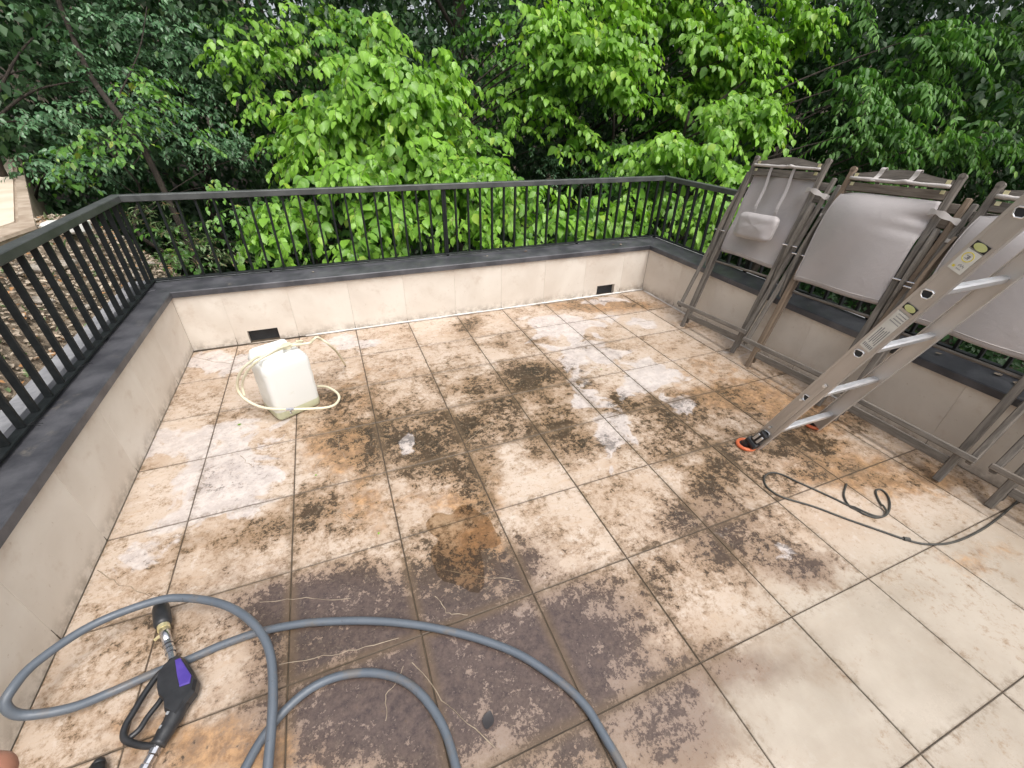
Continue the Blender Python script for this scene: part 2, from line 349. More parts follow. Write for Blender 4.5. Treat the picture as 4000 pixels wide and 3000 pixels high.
M['bark'] = mat_plain('bark', (0.022, 0.017, 0.013), (0.065, 0.05, 0.038), 6, 0.9, 0, 0.9, 0.02, stretch=(6, 6, 1))
M['twig'] = mat_plain('twig_bark', (0.035, 0.035, 0.015), (0.08, 0.07, 0.035), 10, 0.8)
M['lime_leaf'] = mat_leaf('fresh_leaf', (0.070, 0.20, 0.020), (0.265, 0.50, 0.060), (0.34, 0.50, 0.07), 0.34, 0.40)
M['mid_leaf'] = mat_leaf('shaded_leaf', (0.035, 0.10, 0.015), (0.09, 0.22, 0.03), (0.16, 0.28, 0.04), 0.3)
M['blue_leaf'] = mat_leaf('dark_glossy_leaf', (0.032, 0.090, 0.042), (0.135, 0.27, 0.125), (0.22, 0.30, 0.20), 0.2, 0.36, 0.97)
M['acer_leaf'] = mat_leaf('acer_leaf', (0.045, 0.13, 0.03), (0.15, 0.32, 0.07), (0.24, 0.42, 0.09), 0.32, 0.5)
M['dark_leaf'] = mat_leaf('deep_green_leaf', (0.014, 0.045, 0.013), (0.04, 0.105, 0.026), (0.08, 0.16, 0.03), 0.25, 0.5)
M['dead_leaf'] = mat_leaf('dead_leaf', (0.20, 0.145, 0.10), (0.54, 0.46, 0.36), (0.40, 0.21, 0.09), 0.15, 0.7, 0.9)
M['herb_leaf'] = mat_leaf('herb_leaf', (0.07, 0.15, 0.04), (0.24, 0.33, 0.16), (0.34, 0.24, 0.14), 0.3, 0.6, 0.85)
M['spring_leaf'] = mat_leaf('spring_leaf', (0.055, 0.16, 0.03), (0.17, 0.36, 0.06), (0.34, 0.42, 0.08), 0.3, .42)
M['dark_acer'] = mat_leaf('dark_acer_leaf', (0.022, 0.070, 0.020), (0.065, 0.155, 0.04), (0.12, 0.22, 0.05), 0.3, 0.55)
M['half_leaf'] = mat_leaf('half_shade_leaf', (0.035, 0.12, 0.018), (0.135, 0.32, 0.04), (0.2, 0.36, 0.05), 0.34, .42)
M['far_leaf'] = mat_leaf('far_leaf', (0.02, 0.055, 0.02), (0.055, 0.12, 0.035), (0.14, 0.2, 0.07), 0.3, 0.6)
M['dark_dead'] = mat_leaf('dark_dead_leaf', (0.02, 0.018, 0.02), (0.05, 0.045, 0.045), (0.06, 0.05, 0.04), 0.0, 0.35)
T = 0.45
XL, XR, YB, YF = 0.145, 4.345, 0.06, -4.75      # inner faces of the parapets, near end of the terrace
ZW, ZC = 0.437, 0.475                           # top of cladding, top of coping
# ---------------------------------------------------------------- terrain
def sst(a, b, x):
    t = np.clip((x - a) / (b - a), 0, 1); return t * t * (3 - 2 * t)
def terrain_h(x, y):
    a = np.where(y > 0.4, sst(1.15, -0.5, x), sst(-0.02, -0.14, x))
    bank = 0.02 + 0.66 * sst(-0.15, -1.0, x) + 0.05 * np.sin(x * 3.1 + y * 2.3) * sst(-.2, -.6, x)
    bank = bank - 1.9 * sst(1.5, 5.0, y)
    low = -2.7 + 0.12 * np.sin(x * 1.7) * np.cos(y * 1.3)
    h = low * (1 - a) + bank * a
    return h + 7.0 * sst(15, 26, np.hypot(x - 2, y + 2))
def grid_mesh(name, xs, ys, fn):
    X, Y = np.meshgrid(xs, ys); Z = fn(X, Y)
    v = np.stack([X, Y, Z], -1).reshape(-1, 3); nx = len(xs); ny = len(ys)
    i = (np.arange(ny - 1)[:, None] * nx + np.arange(nx - 1)[None]).ravel()
    f = np.stack([i, i + 1, i + nx + 1, i + nx], -1)
    me = bpy.data.meshes.new(name); me.vertices.add(len(v)); me.vertices.foreach_set('co', v.ravel())
    me.loops.add(f.size); me.loops.foreach_set('vertex_index', f.ravel().astype(np.int32))
    me.polygons.add(len(f)); me.polygons.foreach_set('loop_start', (np.arange(len(f)) * 4).astype(np.int32))
    me.update(calc_edges=True); return me
xs = np.unique(np.concatenate([np.linspace(-60, -6, 28), np.linspace(-6, 8, 94), np.linspace(8, 60, 27)]))
ys = np.unique(np.concatenate([np.linspace(-60, -6, 28), np.linspace(-6, 10, 100), np.linspace(10, 60, 26)]))
g = link('ground', grid_mesh('ground', xs, ys, terrain_h), None, M['ground']); g['kind'] = 'structure'

# ---------------------------------------------------------------- terrace body, floor and tiles
b = MB().box(((XL + XR) / 2, (YF + YB) / 2, -1.8), (XR - XL + 0.62, YB - YF + 0.62, 3.56)).obj('terrace_base', M['plaster']); b['kind'] = 'structure'
fl = MB().box(((XL + XR) / 2, (YF + YB) / 2, -0.012), (XR - XL, YB - YF, 0.016)).obj('terrace_floor', M['grout']); fl['kind'] = 'structure'
ST = np.array([(2.47, -1.19, 0.269, -0.098, -0.083, -0.187, 0, 1.0),
(2.16, -1.36, 0.204, -0.075, -0.057, -0.154, 0, 0.6),
(2.38, -1.69, 0.151, -0.056, -0.085, -0.173, 0, 0.8),
(1.52, -1.49, 0.259, -0.096, -0.036, -0.198, 0, 0.75),
(1.83, -1.61, 0.287, -0.106, -0.062, -0.213, 0, 0.65),
(1.2, -1.51, 0.197, -0.073, -0.013, -0.167, 0, 0.45),
(1.18, -0.95, 0.26, -0.095, -0.018, -0.291, 0, 0.45),
(1.97, -1.11, 0.244, -0.089, -0.042, -0.145, 0, 0.5),
(2.35, -1.94, 0.178, -0.066, -0.058, -0.109, 0, 0.55),
(1.58, -1.85, 0.256, -0.096, -0.024, -0.105, 0, 0.45),
(2.92, -1.7, 0.235, -0.086, -0.078, -0.114, 0, 0.6),
(3.48, -1.91, 0.327, -0.12, -0.121, -0.128, 0, 0.55),
(3.25, -0.89, 0.222, -0.079, -0.068, -0.11, 0, 0.35),
(2.29, -0.17, 0.137, -0.048, -0.057, -0.188, 0, 0.7),
(2.6, -0.62, 0.22, -0.078, -0.049, -0.118, 0, 0.6),
(3.67, -0.12, 0.582, -0.2, -0.078, -0.128, 0, 0.55),
(3.07, -2.41, 0.169, -0.064, -0.111, -0.113, 0, 0.75),
(2.83, -2.57, 0.199, -0.075, -0.101, -0.108, 0, 0.7),
(2.98, -2.22, 0.153, -0.057, -0.07, -0.081, 0, 0.5),
(3.61, -2.31, 0.323, -0.12, -0.107, -0.091, 0, 0.7),
(3.7, -2.49, 0.156, -0.058, -0.095, -0.072, 0, 0.5),
(2.6, -2.07, 0.151, -0.056, -0.045, -0.068, 0, 0.45),
(1.64, -2.45, 0.113, -0.043, -0.035, -0.11, 0, 0.6),
(1.79, -2.58, 0.073, -0.028, -0.037, -0.09, 0, 0.95),
(1.81, -2.01, 0.091, -0.034, -0.064, -0.193, 0, 0.55),
(1.42, -2.24, 0.098, -0.038, -0.01, -0.051, 0, 0.45),
(1.02, -2.42, 0.372, -0.144, -0.003, -0.122, 0, 0.75),
(1.38, -2.45, 0.108, -0.041, -0.017, -0.084, 0, 0.5),
(1.51, -2.76, 0.415, -0.161, -0.039, -0.128, 0, 0.95),
(1.59, -2.97, 0.321, -0.125, -0.056, -0.142, 0, 0.85),
(1.22, -2.89, 0.236, -0.092, -0.022, -0.143, 0, 0.85),
(1.86, -2.93, 0.095, -0.037, -0.087, -0.158, 0, 0.85),
(0.93, -2.62, 0.135, -0.053, 0.003, -0.148, 0, 0.6),
(2.28, -2.81, 0.2, -0.077, -0.078, -0.105, 0, 0.42),
(1.64, -3.12, 0.27, -0.106, -0.035, -0.075, 0, 0.6),
(2.65, -2.84, 0.135, -0.052, -0.089, -0.091, 0, 0.5),
(2.93, -2.84, 0.182, -0.07, -0.065, -0.057, 0, 0.6),
(2.09, -3.19, 0.087, -0.034, -0.054, -0.066, 0, 0.95),
(2.04, -3.32, 0.094, -0.037, -0.047, -0.055, 0, 0.85),
(2.44, -3.24, 0.169, -0.066, -0.043, -0.039, 0, 0.7),
(2.94, -3.02, 0.113, -0.043, -0.05, -0.039, 0, 0.85),
(0.87, -1.98, 0.139, -0.053, 0.003, -0.1, 0, 0.45),
(1.04, -1.92, 0.125, -0.047, -0.004, -0.123, 0, 0.45),
(0.54, -1.6, 0.108, -0.041, 0.01, -0.071, 0, 0.35),
(0.72, -1.97, 0.116, -0.044, 0.008, -0.084, 0, 0.5),
(0.52, -1.95, 0.113, -0.043, 0.009, -0.055, 0, 0.4),
(0.46, -2.31, 0.143, -0.055, 0.009, -0.04, 0, 0.4),
(3.69, -2.61, 0.299, -0.112, -0.109, -0.079, 0, 0.35),
(3.86, -2.82, 0.262, -0.099, -0.074, -0.044, 0, 0.4),
(0.58, -1.0, 0.158, -0.058, 0.011, -0.105, 0, 0.3),
(3.14, -1.95, 0.113, -0.042, -0.201, -0.241, 0, 0.5),
(4.26, -2.36, 0.29, -0.107, -0.102, -0.068, 0, 0.3),
(3.68, -0.19, 0.487, -0.168, -0.077, -0.125, 1, 1.0),
(1.24, -0.97, 0.232, -0.085, -0.022, -0.29, 1, 0.5),
(1.15, -1.49, 0.197, -0.073, -0.012, -0.189, 1, 1.0),
(1.74, -1.91, 0.21, -0.079, -0.035, -0.12, 1, 0.5),
(1.7, -2.14, 0.172, -0.065, -0.026, -0.086, 1, 0.7),
(1.22, -1.99, 0.188, -0.071, -0.018, -0.18, 1, 0.6),
(1.66, -2.44, 0.114, -0.044, -0.044, -0.134, 1, 1.0),
(3.59, -1.89, 0.364, -0.133, -0.128, -0.131, 1, 0.8),
(3.82, -1.5, 0.274, -0.099, -0.157, -0.169, 1, 0.5),
(3.97, -2.25, 0.259, -0.096, -0.185, -0.143, 1, 0.8),
(3.66, -2.63, 0.295, -0.111, -0.16, -0.115, 1, 0.7),
(4.03, -2.88, 0.335, -0.126, -0.157, -0.086, 1, 0.6),
(4.26, -0.86, 0.247, -0.086, -0.108, -0.122, 1, 0.5),
(0.81, -2.84, 0.324, -0.127, 0.006, -0.075, 1, 0.9),
(0.45, -2.55, 0.306, -0.12, 0.024, -0.094, 1, 0.5),
(0.99, -2.32, 0.14, -0.054, -0.001, -0.066, 1, 0.4),
(1.59, -0.7, 0.258, -0.093, -0.034, -0.207, 1, 0.4),
(3.92, -1.89, 0.189, -0.069, -0.15, -0.136, 1, 0.5),
(3.71, -3.25, 0.198, -0.076, -0.117, -0.056, 1, 0.5),
(0.54, -1.46, 0.204, -0.077, 0.032, -0.237, 2, 0.9),
(0.43, -1.75, 0.18, -0.069, 0.033, -0.174, 2, 0.8),
(0.19, -1.09, 0.267, -0.099, 0.037, -0.166, 2, 0.8),
(0.7, -1.21, 0.176, -0.065, 0.011, -0.141, 2, 0.7),
(3.04, -0.61, 0.288, -0.102, -0.121, -0.231, 2, 0.8),
(3.05, -0.33, 0.245, -0.085, -0.041, -0.084, 2, 1.0),
(3.1, -1.05, 0.246, -0.088, -0.114, -0.187, 2, 0.8),
(3.27, -1.49, 0.194, -0.07, -0.141, -0.189, 2, 1.0),
(2.68, -1.9, 0.094, -0.035, -0.152, -0.235, 2, 0.8),
(2.71, -1.51, 0.09, -0.033, -0.115, -0.201, 2, 0.7),
(0.28, -0.16, 0.286, -0.103, 0.027, -0.173, 2, 0.9),
(1.26, -0.2, 0.175, -0.062, -0.008, -0.118, 2, 0.8),
(3.79, -0.1, 0.273, -0.093, -0.055, -0.087, 2, 0.7),
(0.3, -1.96, 0.126, -0.048, 0.033, -0.131, 2, 0.5),
(3.54, -0.5, 0.248, -0.086, -0.057, -0.09, 2, 0.6),
(1.5, -1.6, 0.035, -0.013, -0.015, -0.082, 2, 1.0),
(2.71, -2.76, 0.121, -0.046, -0.057, -0.059, 2, 0.4),
(2.89, -2.88, 0.119, -0.046, -0.062, -0.054, 2, 0.5),
(4.2, -1.4, 0.146, -0.052, -0.088, -0.086, 2, 0.7),
(3.27, -1.88, 0.073, -0.027, -0.109, -0.127, 2, 0.7),
(4.47, -0.2, 0.142, -0.048, -0.053, -0.066, 2, 0.8),
(3.77, -0.68, 0.163, -0.057, -0.073, -0.101, 2, 0.6),
(1.56, -2.81, 0.471, -0.183, -0.058, -0.168, 3, 1.0),
(1.21, -2.92, 0.451, -0.177, -0.023, -0.151, 3, 1.0),
(1.02, -2.42, 0.338, -0.131, -0.003, -0.122, 3, 0.9),
(1.87, -2.95, 0.188, -0.073, -0.119, -0.213, 3, 0.9),
(2.08, -3.27, 0.167, -0.065, -0.085, -0.099, 3, 0.8),
(1.82, -2.59, 0.11, -0.042, -0.052, -0.119, 3, 0.6),
(2.44, -3.24, 0.169, -0.066, -0.062, -0.056, 3, 0.7),
(2.74, -2.72, 0.247, -0.094, -0.12, -0.125, 3, 0.5),
(2.94, -3.02, 0.17, -0.065, -0.081, -0.063, 3, 0.6),
(2.98, -3.38, 0.404, -0.157, -0.364, -0.214, 4, 1.0),
(2.43, -3.35, 0.217, -0.085, -0.116, -0.096, 4, 0.9),
(3.57, -3.31, 0.376, -0.145, -0.348, -0.168, 4, 1.0),
(2.68, -3.49, 0.426, -0.167, -0.174, -0.109, 4, 1.0),
(3.16, -3.61, 0.299, -0.117, -0.365, -0.159, 4, 1.0),
(2.82, -3.13, 0.158, -0.061, -0.107, -0.082, 4, 0.6)])
def stain_at(x, y):
    out = np.zeros((len(x), 5))
    for cx, cy, ax, ay, bx, by, k, am in ST:
        det = ax * by - ay * bx
        u = ((x - cx) * by - (y - cy) * bx) / det; v = ((y - cy) * ax - (x - cx) * ay) / det
        r2 = u * u + v * v; w = am * np.exp(-0.55 * r2 ** 1.2)
        k = int(k); out[:, k] = 1 - (1 - out[:, k]) * (1 - np.minimum(w, .98))
    return out
def tile_obj(x0, x1, y0, y1):
    n = 9; e = 0.0015; bv = 0.0020
    dz = random.uniform(-0.0009, 0.0009)
    xs_ = np.linspace(x0 + e + bv, x1 - e - bv, n); ys_ = np.linspace(y0 + e + bv, y1 - e - bv, n)
    tx = random.uniform(-1, 1) * 0.0015; ty = random.uniform(-1, 1) * 0.0015
    cx, cy = (x0 + x1) / 2, (y0 + y1) / 2
    vs = [(x, y, dz + (x - cx) * tx + (y - cy) * ty) for y in ys_ for x in xs_]
    fs = [(j * n + i, j * n + i + 1, (j + 1) * n + i + 1, (j + 1) * n + i) for j in range(n - 1) for i in range(n - 1)]
    ring = [i for i in range(n)] + [j * n + n - 1 for j in range(1, n)] + [(n - 1) * n + i for i in range(n - 2, -1, -1)] + [j * n for j in range(n - 2, 0, -1)]
    k = len(vs)
    for i in ring:
        x, y, z = vs[i]; ox = -bv if x == xs_[0] else (bv if x == xs_[-1] else 0); oy = -bv if y == ys_[0] else (bv if y == ys_[-1] else 0)
        vs.append((x + ox, y + oy, z - bv))
    m = len(ring)
    for i in ring: vs.append((vs[k + ring.index(i)][0], vs[k + ring.index(i)][1], -0.02))
    for q in range(m):
        q2 = (q + 1) % m
        fs.append((ring[q], k + q, k + q2, ring[q2])); fs.append((k + q, k + m + q, k + m + q2, k + q2))
    me = bpy.data.meshes.new('tile'); me.from_pydata([(v[0] - cx, v[1] - cy, v[2]) for v in vs], [], fs); me.update()
    A = np.array(vs); s = stain_at(A[:, 0], A[:, 1])
    c1 = np.ones((len(vs), 4)); c1[:, 0] = s[:, 0]; c1[:, 1] = s[:, 1]; c1[:, 2] = s[:, 2]
    c2 = np.ones((len(vs), 4)); c2[:, 0] = s[:, 3]; c2[:, 1] = s[:, 4]; c2[:, 2] = 0
    a = me.color_attributes.new('stain', 'FLOAT_COLOR', 'POINT'); a.data.foreach_set('color', c1.ravel())
    a = me.color_attributes.new('wet', 'FLOAT_COLOR', 'POINT'); a.data.foreach_set('color', c2.ravel())
    o = link('tile', me, fl, M['tile']); o.location = (cx, cy, 0); return o
xe = [XL] + [T * i for i in range(1, 10)] + [XR]
ye = [YB - 0.022] + [-T * j for j in range(1, 11)] + [YF]
for j in range(len(ye) - 1):
    for i in range(len(xe) - 1):
        if xe[i + 1] - xe[i] > 0.03: tile_obj(xe[i], xe[i + 1], ye[j + 1], ye[j])
# white sealant lines at the foot of the walls
mb = MB()
pts = [(0.95 + i * 0.113, YB - 0.012 + random.uniform(-.003, .003), 0.004) for i in range(31)]
mb.tube(pts, [0.010 + random.uniform(-.003, .002) for _ in pts], 6)
mb.obj('sealant_strip', M['strip'], fl, True)
mb = MB(); pts = [(XR - 0.012 + random.uniform(-.003, .003), YB - 0.05 - i * 0.1, 0.003) for i in range(26)]
mb.tube(pts, [0.008 + random.uniform(-.003, .002) for _ in pts], 6); mb.obj('sealant_strip', M['strip'], fl, True)
# pale hairline cracks and root-like mortar lines on the tiles
def crack(p, q, wob=0.03, w=0.0022, n=14):
    p = Vector((*p, 0)); q = Vector((*q, 0)); d = (q - p); s = Vector((-d.y, d.x, 0)).normalized(); a = 0; L = []
    for i in range(n + 1):
        a += random.uniform(-wob, wob) * 0.4; L.append(p + d * i / n + s * a * (1 - abs(2 * i / n - 1)) * 0.8)
    mb = MB(); vs = []; fs = []
    for i, c in enumerate(L):
        ww = w * random.uniform(.5, 1.2); vs += [(c.x - s.x * ww, c.y - s.y * ww, 0.0012), (c.x, c.y, 0.0024), (c.x + s.x * ww, c.y + s.y * ww, 0.0012)]
        if i: k = 3 * i; fs += [(k - 3, k, k + 1, k - 2), (k - 2, k + 1, k + 2, k - 1)]
    return mb.add(vs, fs).obj('crack_line', M['crack'], fl)
M['crack'] = mat_plain('pale_crack', (0.22, 0.17, 0.12), (0.36, 0.29, 0.21), 20, 0.7)
for c_ in (((1.81, -1.72), (2.02, -1.60)), ((1.81, -2.07), (1.98, -1.94)), ((2.09, -1.81), (2.12, -1.90)), ((1.00, -1.63), (1.10, -1.50)), ((0.17, -0.06), (0.45, -0.27)), ((0.45, -0.27), (0.53, -0.25)),
           ((1.08, -1.96), (1.20, -2.09)), ((1.83, -1.46), (1.99, -1.49)), ((2.04, -1.56), (1.95, -1.71)), ((3.78, -0.64), (3.98, -0.66)), ((1.13, -1.40), (1.16, -1.63)), ((0.62, -1.39), (0.69, -1.51)),
           ((1.27, -2.78), (1.19, -2.92)), ((1.30, -2.78), (1.49, -3.11)), ((0.79, -2.35), (1.12, -2.46)), ((1.49, -2.47), (1.77, -2.63)), ((0.16, -1.96), (0.39, -2.17)), ((0.87, -2.62), (1.27, -2.68)), ((1.43, -2.57), (1.53, -2.69))):
    crack(*c_, w=0.0016)

def puddle(cx, cy, rx, ry, ang, label):
    n = 40; ph = [random.uniform(0, 6.28) for _ in range(4)]; P = []
    for i in range(n):
        a = 2 * math.pi * i / n; r = 1 + .22 * math.sin(2 * a + ph[0]) + .16 * math.sin(3 * a + ph[1]) + .12 * math.sin(5 * a + ph[2]) + .06 * math.sin(9 * a + ph[3])
        x, y = r * rx * math.cos(a), r * ry * math.sin(a); P.append((x * math.cos(ang) - y * math.sin(ang), x * math.sin(ang) + y * math.cos(ang)))
    vs = [(x, y, 0.0003) for x, y in P] + [(x * .93, y * .93, 0.0018) for x, y in P] + [(0, 0, 0.002)]
    fs = [(i, (i + 1) % n, n + (i + 1) % n, n + i) for i in range(n)] + [(n + i, n + (i + 1) % n, 2 * n) for i in range(n)]
    o = MB().add(vs, fs).obj('puddle', M['water'], None, True); o.location = (cx, cy, 0.0012); tag(o, label, 'puddle')
puddle(1.60, -2.36, .15, .20, .35, 'shallow amber-brown puddle on the tiles left of the centre, above the hose loops')
# ---------------------------------------------------------------- parapet walls
def wall_side(label, cat, origin, uvec, nvec, length, joints, holes=()):
    """origin: foot of the inner face; uvec along the wall; nvec towards the outside."""
    o = Vector(origin); u = Vector(uvec); nn = Vector(nvec); th = 0.30
    t = thing('parapet_wall', label, cat, origin)
    Rm = Matrix((u, nn, Vector((0, 0, 1)))).transposed()
    if Rm.determinant() < 0: pass
    def bx(mb, a0, a1, b0, b1, z0, z1, bev=0.0):
        c = u * ((a0 + a1) / 2) + nn * ((b0 + b1) / 2) + Vector((0, 0, (z0 + z1) / 2))
        d = [abs(u[i]) * (a1 - a0) + abs(nn[i]) * (b1 - b0) for i in range(3)]; d[2] = z1 - z0
        return mb.box(c, d, None, bev)
    core = MB(); bx(core, 0, length, 0.05, th, -0.02, ZW - 0.004); core.obj('core', M['dark_core'], t)
    for a, bnd in zip(joints[:-1], joints[1:]):
        hs_ = [h for h in holes if h[0] > a - 1e-6 and h[1] < bnd + 1e-6]
        mb = MB(); g_ = 0.0004
        if not hs_: bx(mb, a + g_, bnd - g_, 0.0, 0.048, 0.001, ZW, 0.0008)
        else:
            h = hs_[0]
            bx(mb, a + g_, h[0], 0.0, 0.048, 0.001, h[3]); bx(mb, h[1], bnd - g_, 0.0, 0.048, 0.001, h[3])
            bx(mb, a + g_, bnd - g_, 0.0, 0.048, h[3], ZW)
            if h[2] > 0.003: bx(mb, h[0], h[1], 0.0, 0.048, 0.001, h[2])
        mb.obj('cladding_panel', M['wall'], t)
    for a in joints[1:-1]:
        hh_ = random.uniform(.02, .07); mb = MB(); bx(mb, a - .0028, a + .0022, -.0006, 0.002, 0.001, hh_ * .5); bx(mb, a - .0014, a + .0012, -.0005, 0.002, hh_ * .5, hh_); mb.obj('joint_crack', M['grout'], t)
    for h in holes:
        mb = MB(); bx(mb, h[0] - .004, h[1] + .004, 0.040, 0.0495, 0.002, h[3] + .004); mb.obj('drain_opening', M['dark_hole'], t)
    return t, bx
M['dark_core'] = mat_plain('wall_core', (0.10, 0.08, 0.06), (0.2, 0.16, 0.12), 8, 0.8)
jb = [0.0] + [T * i - XL for i in range(1, 10)] + [XR - XL]
wb, bxb = wall_side('low beige stone-clad parapet wall along the back of the terrace with two dark square drains', 'wall', (XL, YB, 0), (1, 0, 0), (0, 1, 0), XR - XL, jb,
    [(.396, .614, 0.0, .104), (3.620, 3.833, 0.0, .103)])
jl = [0.0] + [YB + T * i for i in range(1, 11)] + [YB - YF]
wl, bxl = wall_side('low beige stone-clad parapet wall on the left side of the terrace', 'wall', (XL, YB, 0), (0, -1, 0), (-1, 0, 0), YB - YF, jl)
wr, bxr = wall_side('low beige stone-clad parapet wall on the right behind the folded chairs', 'wall', (XR, YB, 0), (0, -1, 0), (1, 0, 0), YB - YF, jl)
# coping: a dark lip on the inner edge, a sloped top, a lighter ledge outside the railing
def coping(parent, u, nn, a0, a1, mit0, mit1):
    u = Vector(u); nn = Vector(nn)
    prof = [(-0.016, 0.436), (-0.016, 0.474), (-0.010, 0.479), (0.13, 0.488), (0.20, 0.492), (0.21, 0.492), (0.21, 0.440), (0.0, 0.440)]
    vs = []; n = len(prof)
    for aa, mt in ((a0, mit0), (a1, mit1)):
        for b_, z in prof: vs.append(u * (aa + mt * b_) + nn * b_ + Vector((0, 0, z)))
    fs = [(i, (i + 1) % n, n + (i + 1) % n, n + i) for i in range(n)] + [tuple(range(n))[::-1], tuple(range(n, 2 * n))]
    MB().add(vs, fs).obj('coping', M['coping'], parent)
    prof = [(0.211, 0.441), (0.211, 0.487), (0.315, 0.484), (0.330, 0.470), (0.330, 0.40), (0.302, 0.40), (0.302, 0.441)]
    vs = []; n = len(prof)
    for aa, mt in ((a0, mit0), (a1, mit1)):
        for b_, z in prof: vs.append(u * (aa + mt * b_) + nn * b_ + Vector((0, 0, z)))
    fs = [(i, (i + 1) % n, n + (i + 1) % n, n + i) for i in range(n)] + [tuple(range(n))[::-1], tuple(range(n, 2 * n))]
    MB().add(vs, fs).obj('ledge', M['ledge'], parent)
Lb = XR - XL; Ls = YB - YF
coping(wb, (1, 0, 0), (0, 1, 0), 0.001, Lb - 0.001, -1, 1)
coping(wl, (0, -1, 0), (-1, 0, 0), 0.001, Ls, -1, 0)
coping(wr, (0, -1, 0), (1, 0, 0), 0.001, Ls, -1, 0)
# a torn flashing cap over the left corner joint
mb = MB(); mb.box((-0.075, 0.155, 0.045 + ZW + 0.012), (0.13, 0.16, 0.010), Matrix.Rotation(R(38), 3, 'Z') @ Matrix.Rotation(R(5), 3, 'X'), 0.003)
mb.v = [(p[0] + 0.04, p[1] - 0.03, p[2]) for p in mb.v]; mb.v = rel(mb.v, (0, 0, 0)); o_ = mb.obj('corner_flashing', M['coping'], wb); o_.location = (-XL, -YB, 0)

# ---------------------------------------------------------------- railing
xl, yb_, xr = 0.010, 0.285, 4.560
rail = thing('railing', 'black steel railing with a flat handrail and thin upright bars on the parapet', 'railing', (0, 0, 0))
def mitred(name, P, w, z0, z1, mat, bev=0.004):
    """closed section w x (z1-z0) swept along the open plan polyline P, one object per straight run."""
    P = [Vector(p) for p in P]; nP = len(P); offs = []
    for i in range(nP):
        d0 = (P[i] - P[i - 1]).normalized() if i else (P[1] - P[0]).normalized()
        d1 = (P[i + 1] - P[i]).normalized() if i < nP - 1 else d0
        n0 = Vector((-d0.y, d0.x)); n1 = Vector((-d1.y, d1.x)); m = (n0 + n1).normalized(); offs.append(m / max(m.dot(n0), .3))
    h = w / 2; prof = [(-h, z0 + bev), (-h, z1 - bev), (-h + bev, z1), (h - bev, z1), (h, z1 - bev), (h, z0 + bev), (h - bev, z0), (-h + bev, z0)]
    for i in range(nP - 1):
        vs = []
        for k in (i, i + 1):
            for a, z in prof: q = P[k] + offs[k] * a; vs.append((q.x, q.y, z))
        n = len(prof); fs = [(j, n + j, n + (j + 1) % n, (j + 1) % n) for j in range(n)] + [tuple(range(n)), tuple(range(n, 2 * n))[::-1]]
        MB().add(vs, fs).obj(name, mat, rail)
PL = [(xl, YF), (xl, yb_), (xr, yb_), (xr, YF)]
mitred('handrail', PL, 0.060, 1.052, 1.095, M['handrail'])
mitred('bottom_rail', PL, 0.040, 0.503, 0.515, M['rail'], 0.002)
bal_b = MB().box((0, 0, 0), (0.015, 0.028, 0.5368), None, 0.0015).mesh('baluster')
bal_s = MB().box((0, 0, 0), (0.028, 0.015, 0.5368), None, 0.0015).mesh('baluster')
def bal(me, x, y):
    o = link('baluster', me, rail, M['rail']); o.location = (x + random.uniform(-.0015, .0015), y, 0.7834); return o
for k in range(0, 40): bal(bal_b, 0.121 + 0.1117 * k, yb_)
k = 0
while 0.187 - 0.1185 * k > YF + .1:
    bal(bal_s, xl, 0.187 - 0.1185 * k); bal(bal_s, xr, 0.163 - 0.1155 * k); k += 1
post = MB().box((0, 0, 0), (0.020, 0.030, 0.567), None, 0.002).mesh('post')
for x, y in ((xl, yb_), (xr, yb_), (2.262, yb_), (xl, -2.2), (xr, -0.96), (xr, -2.9), (xl, -4.6), (xr, -4.6)):
    o = link('post', post, rail, M['rail']); o.location = (x + (0.002 if x < .1 else -.002), y, 0.768)
foot = MB().box((0, 0, 0), (0.018, 0.018, 0.020)).mesh('rail_foot')
for x, y in ((2.262, yb_), (0.8, yb_), (3.6, yb_), (xl, -0.7), (xl, -2.2), (xr, -0.96), (xr, -2.0), (xr, -2.9)):
    o = link('rail_foot', foot, rail, M['rail']); o.location = (x, y, 0.4935)
# cable ties whose tails stick out at the feet of the bars
tie = []
for i in range(4):
    a = random.uniform(-.7, .7); L = random.uniform(.03, .075)
    P = [(0, 0, 0), (0.012, L * .35 * math.sin(a), 0.006), (L * .7, L * math.sin(a) * .7, 0.009), (L, L * math.sin(a) * 1.1, 0.004)]
    tie.append(MB().tube(smooth_path(P, 3), 0.0013, 4).mesh('cable_tie'))
for i in range(46):
    me = random.choice(tie); o = link('cable_tie', me, rail, M['black']); s_ = i % 3
    if s_ == 0: o.location = (xl + .018, 0.187 - 0.1185 * random.randrange(0, 30), 0.514 + .004); o.rotation_euler = (0, 0, random.uniform(-.9, .9))
    elif s_ == 1: o.location = (0.121 + 0.1117 * random.randrange(0, 40), yb_ - .018, 0.518); o.rotation_euler = (0, 0, -math.pi / 2 + random.uniform(-.9, .9))
    else: o.location = (xr - .018, 0.163 - 0.1155 * random.randrange(0, 28), 0.518); o.rotation_euler = (0, 0, math.pi + random.uniform(-.9, .9))
for (x, y, l) in ((XL - 0.15, YB + 0.15, 0), (XR + 0.15, YB + 0.15, 1)):
    o_ = MB().box((0, 0, ZW / 2 - 0.012), (0.298, 0.298, ZW - 0.008)).obj('corner_core', M['dark_core'], wb); o_.location = (x - XL, y - YB, 0)

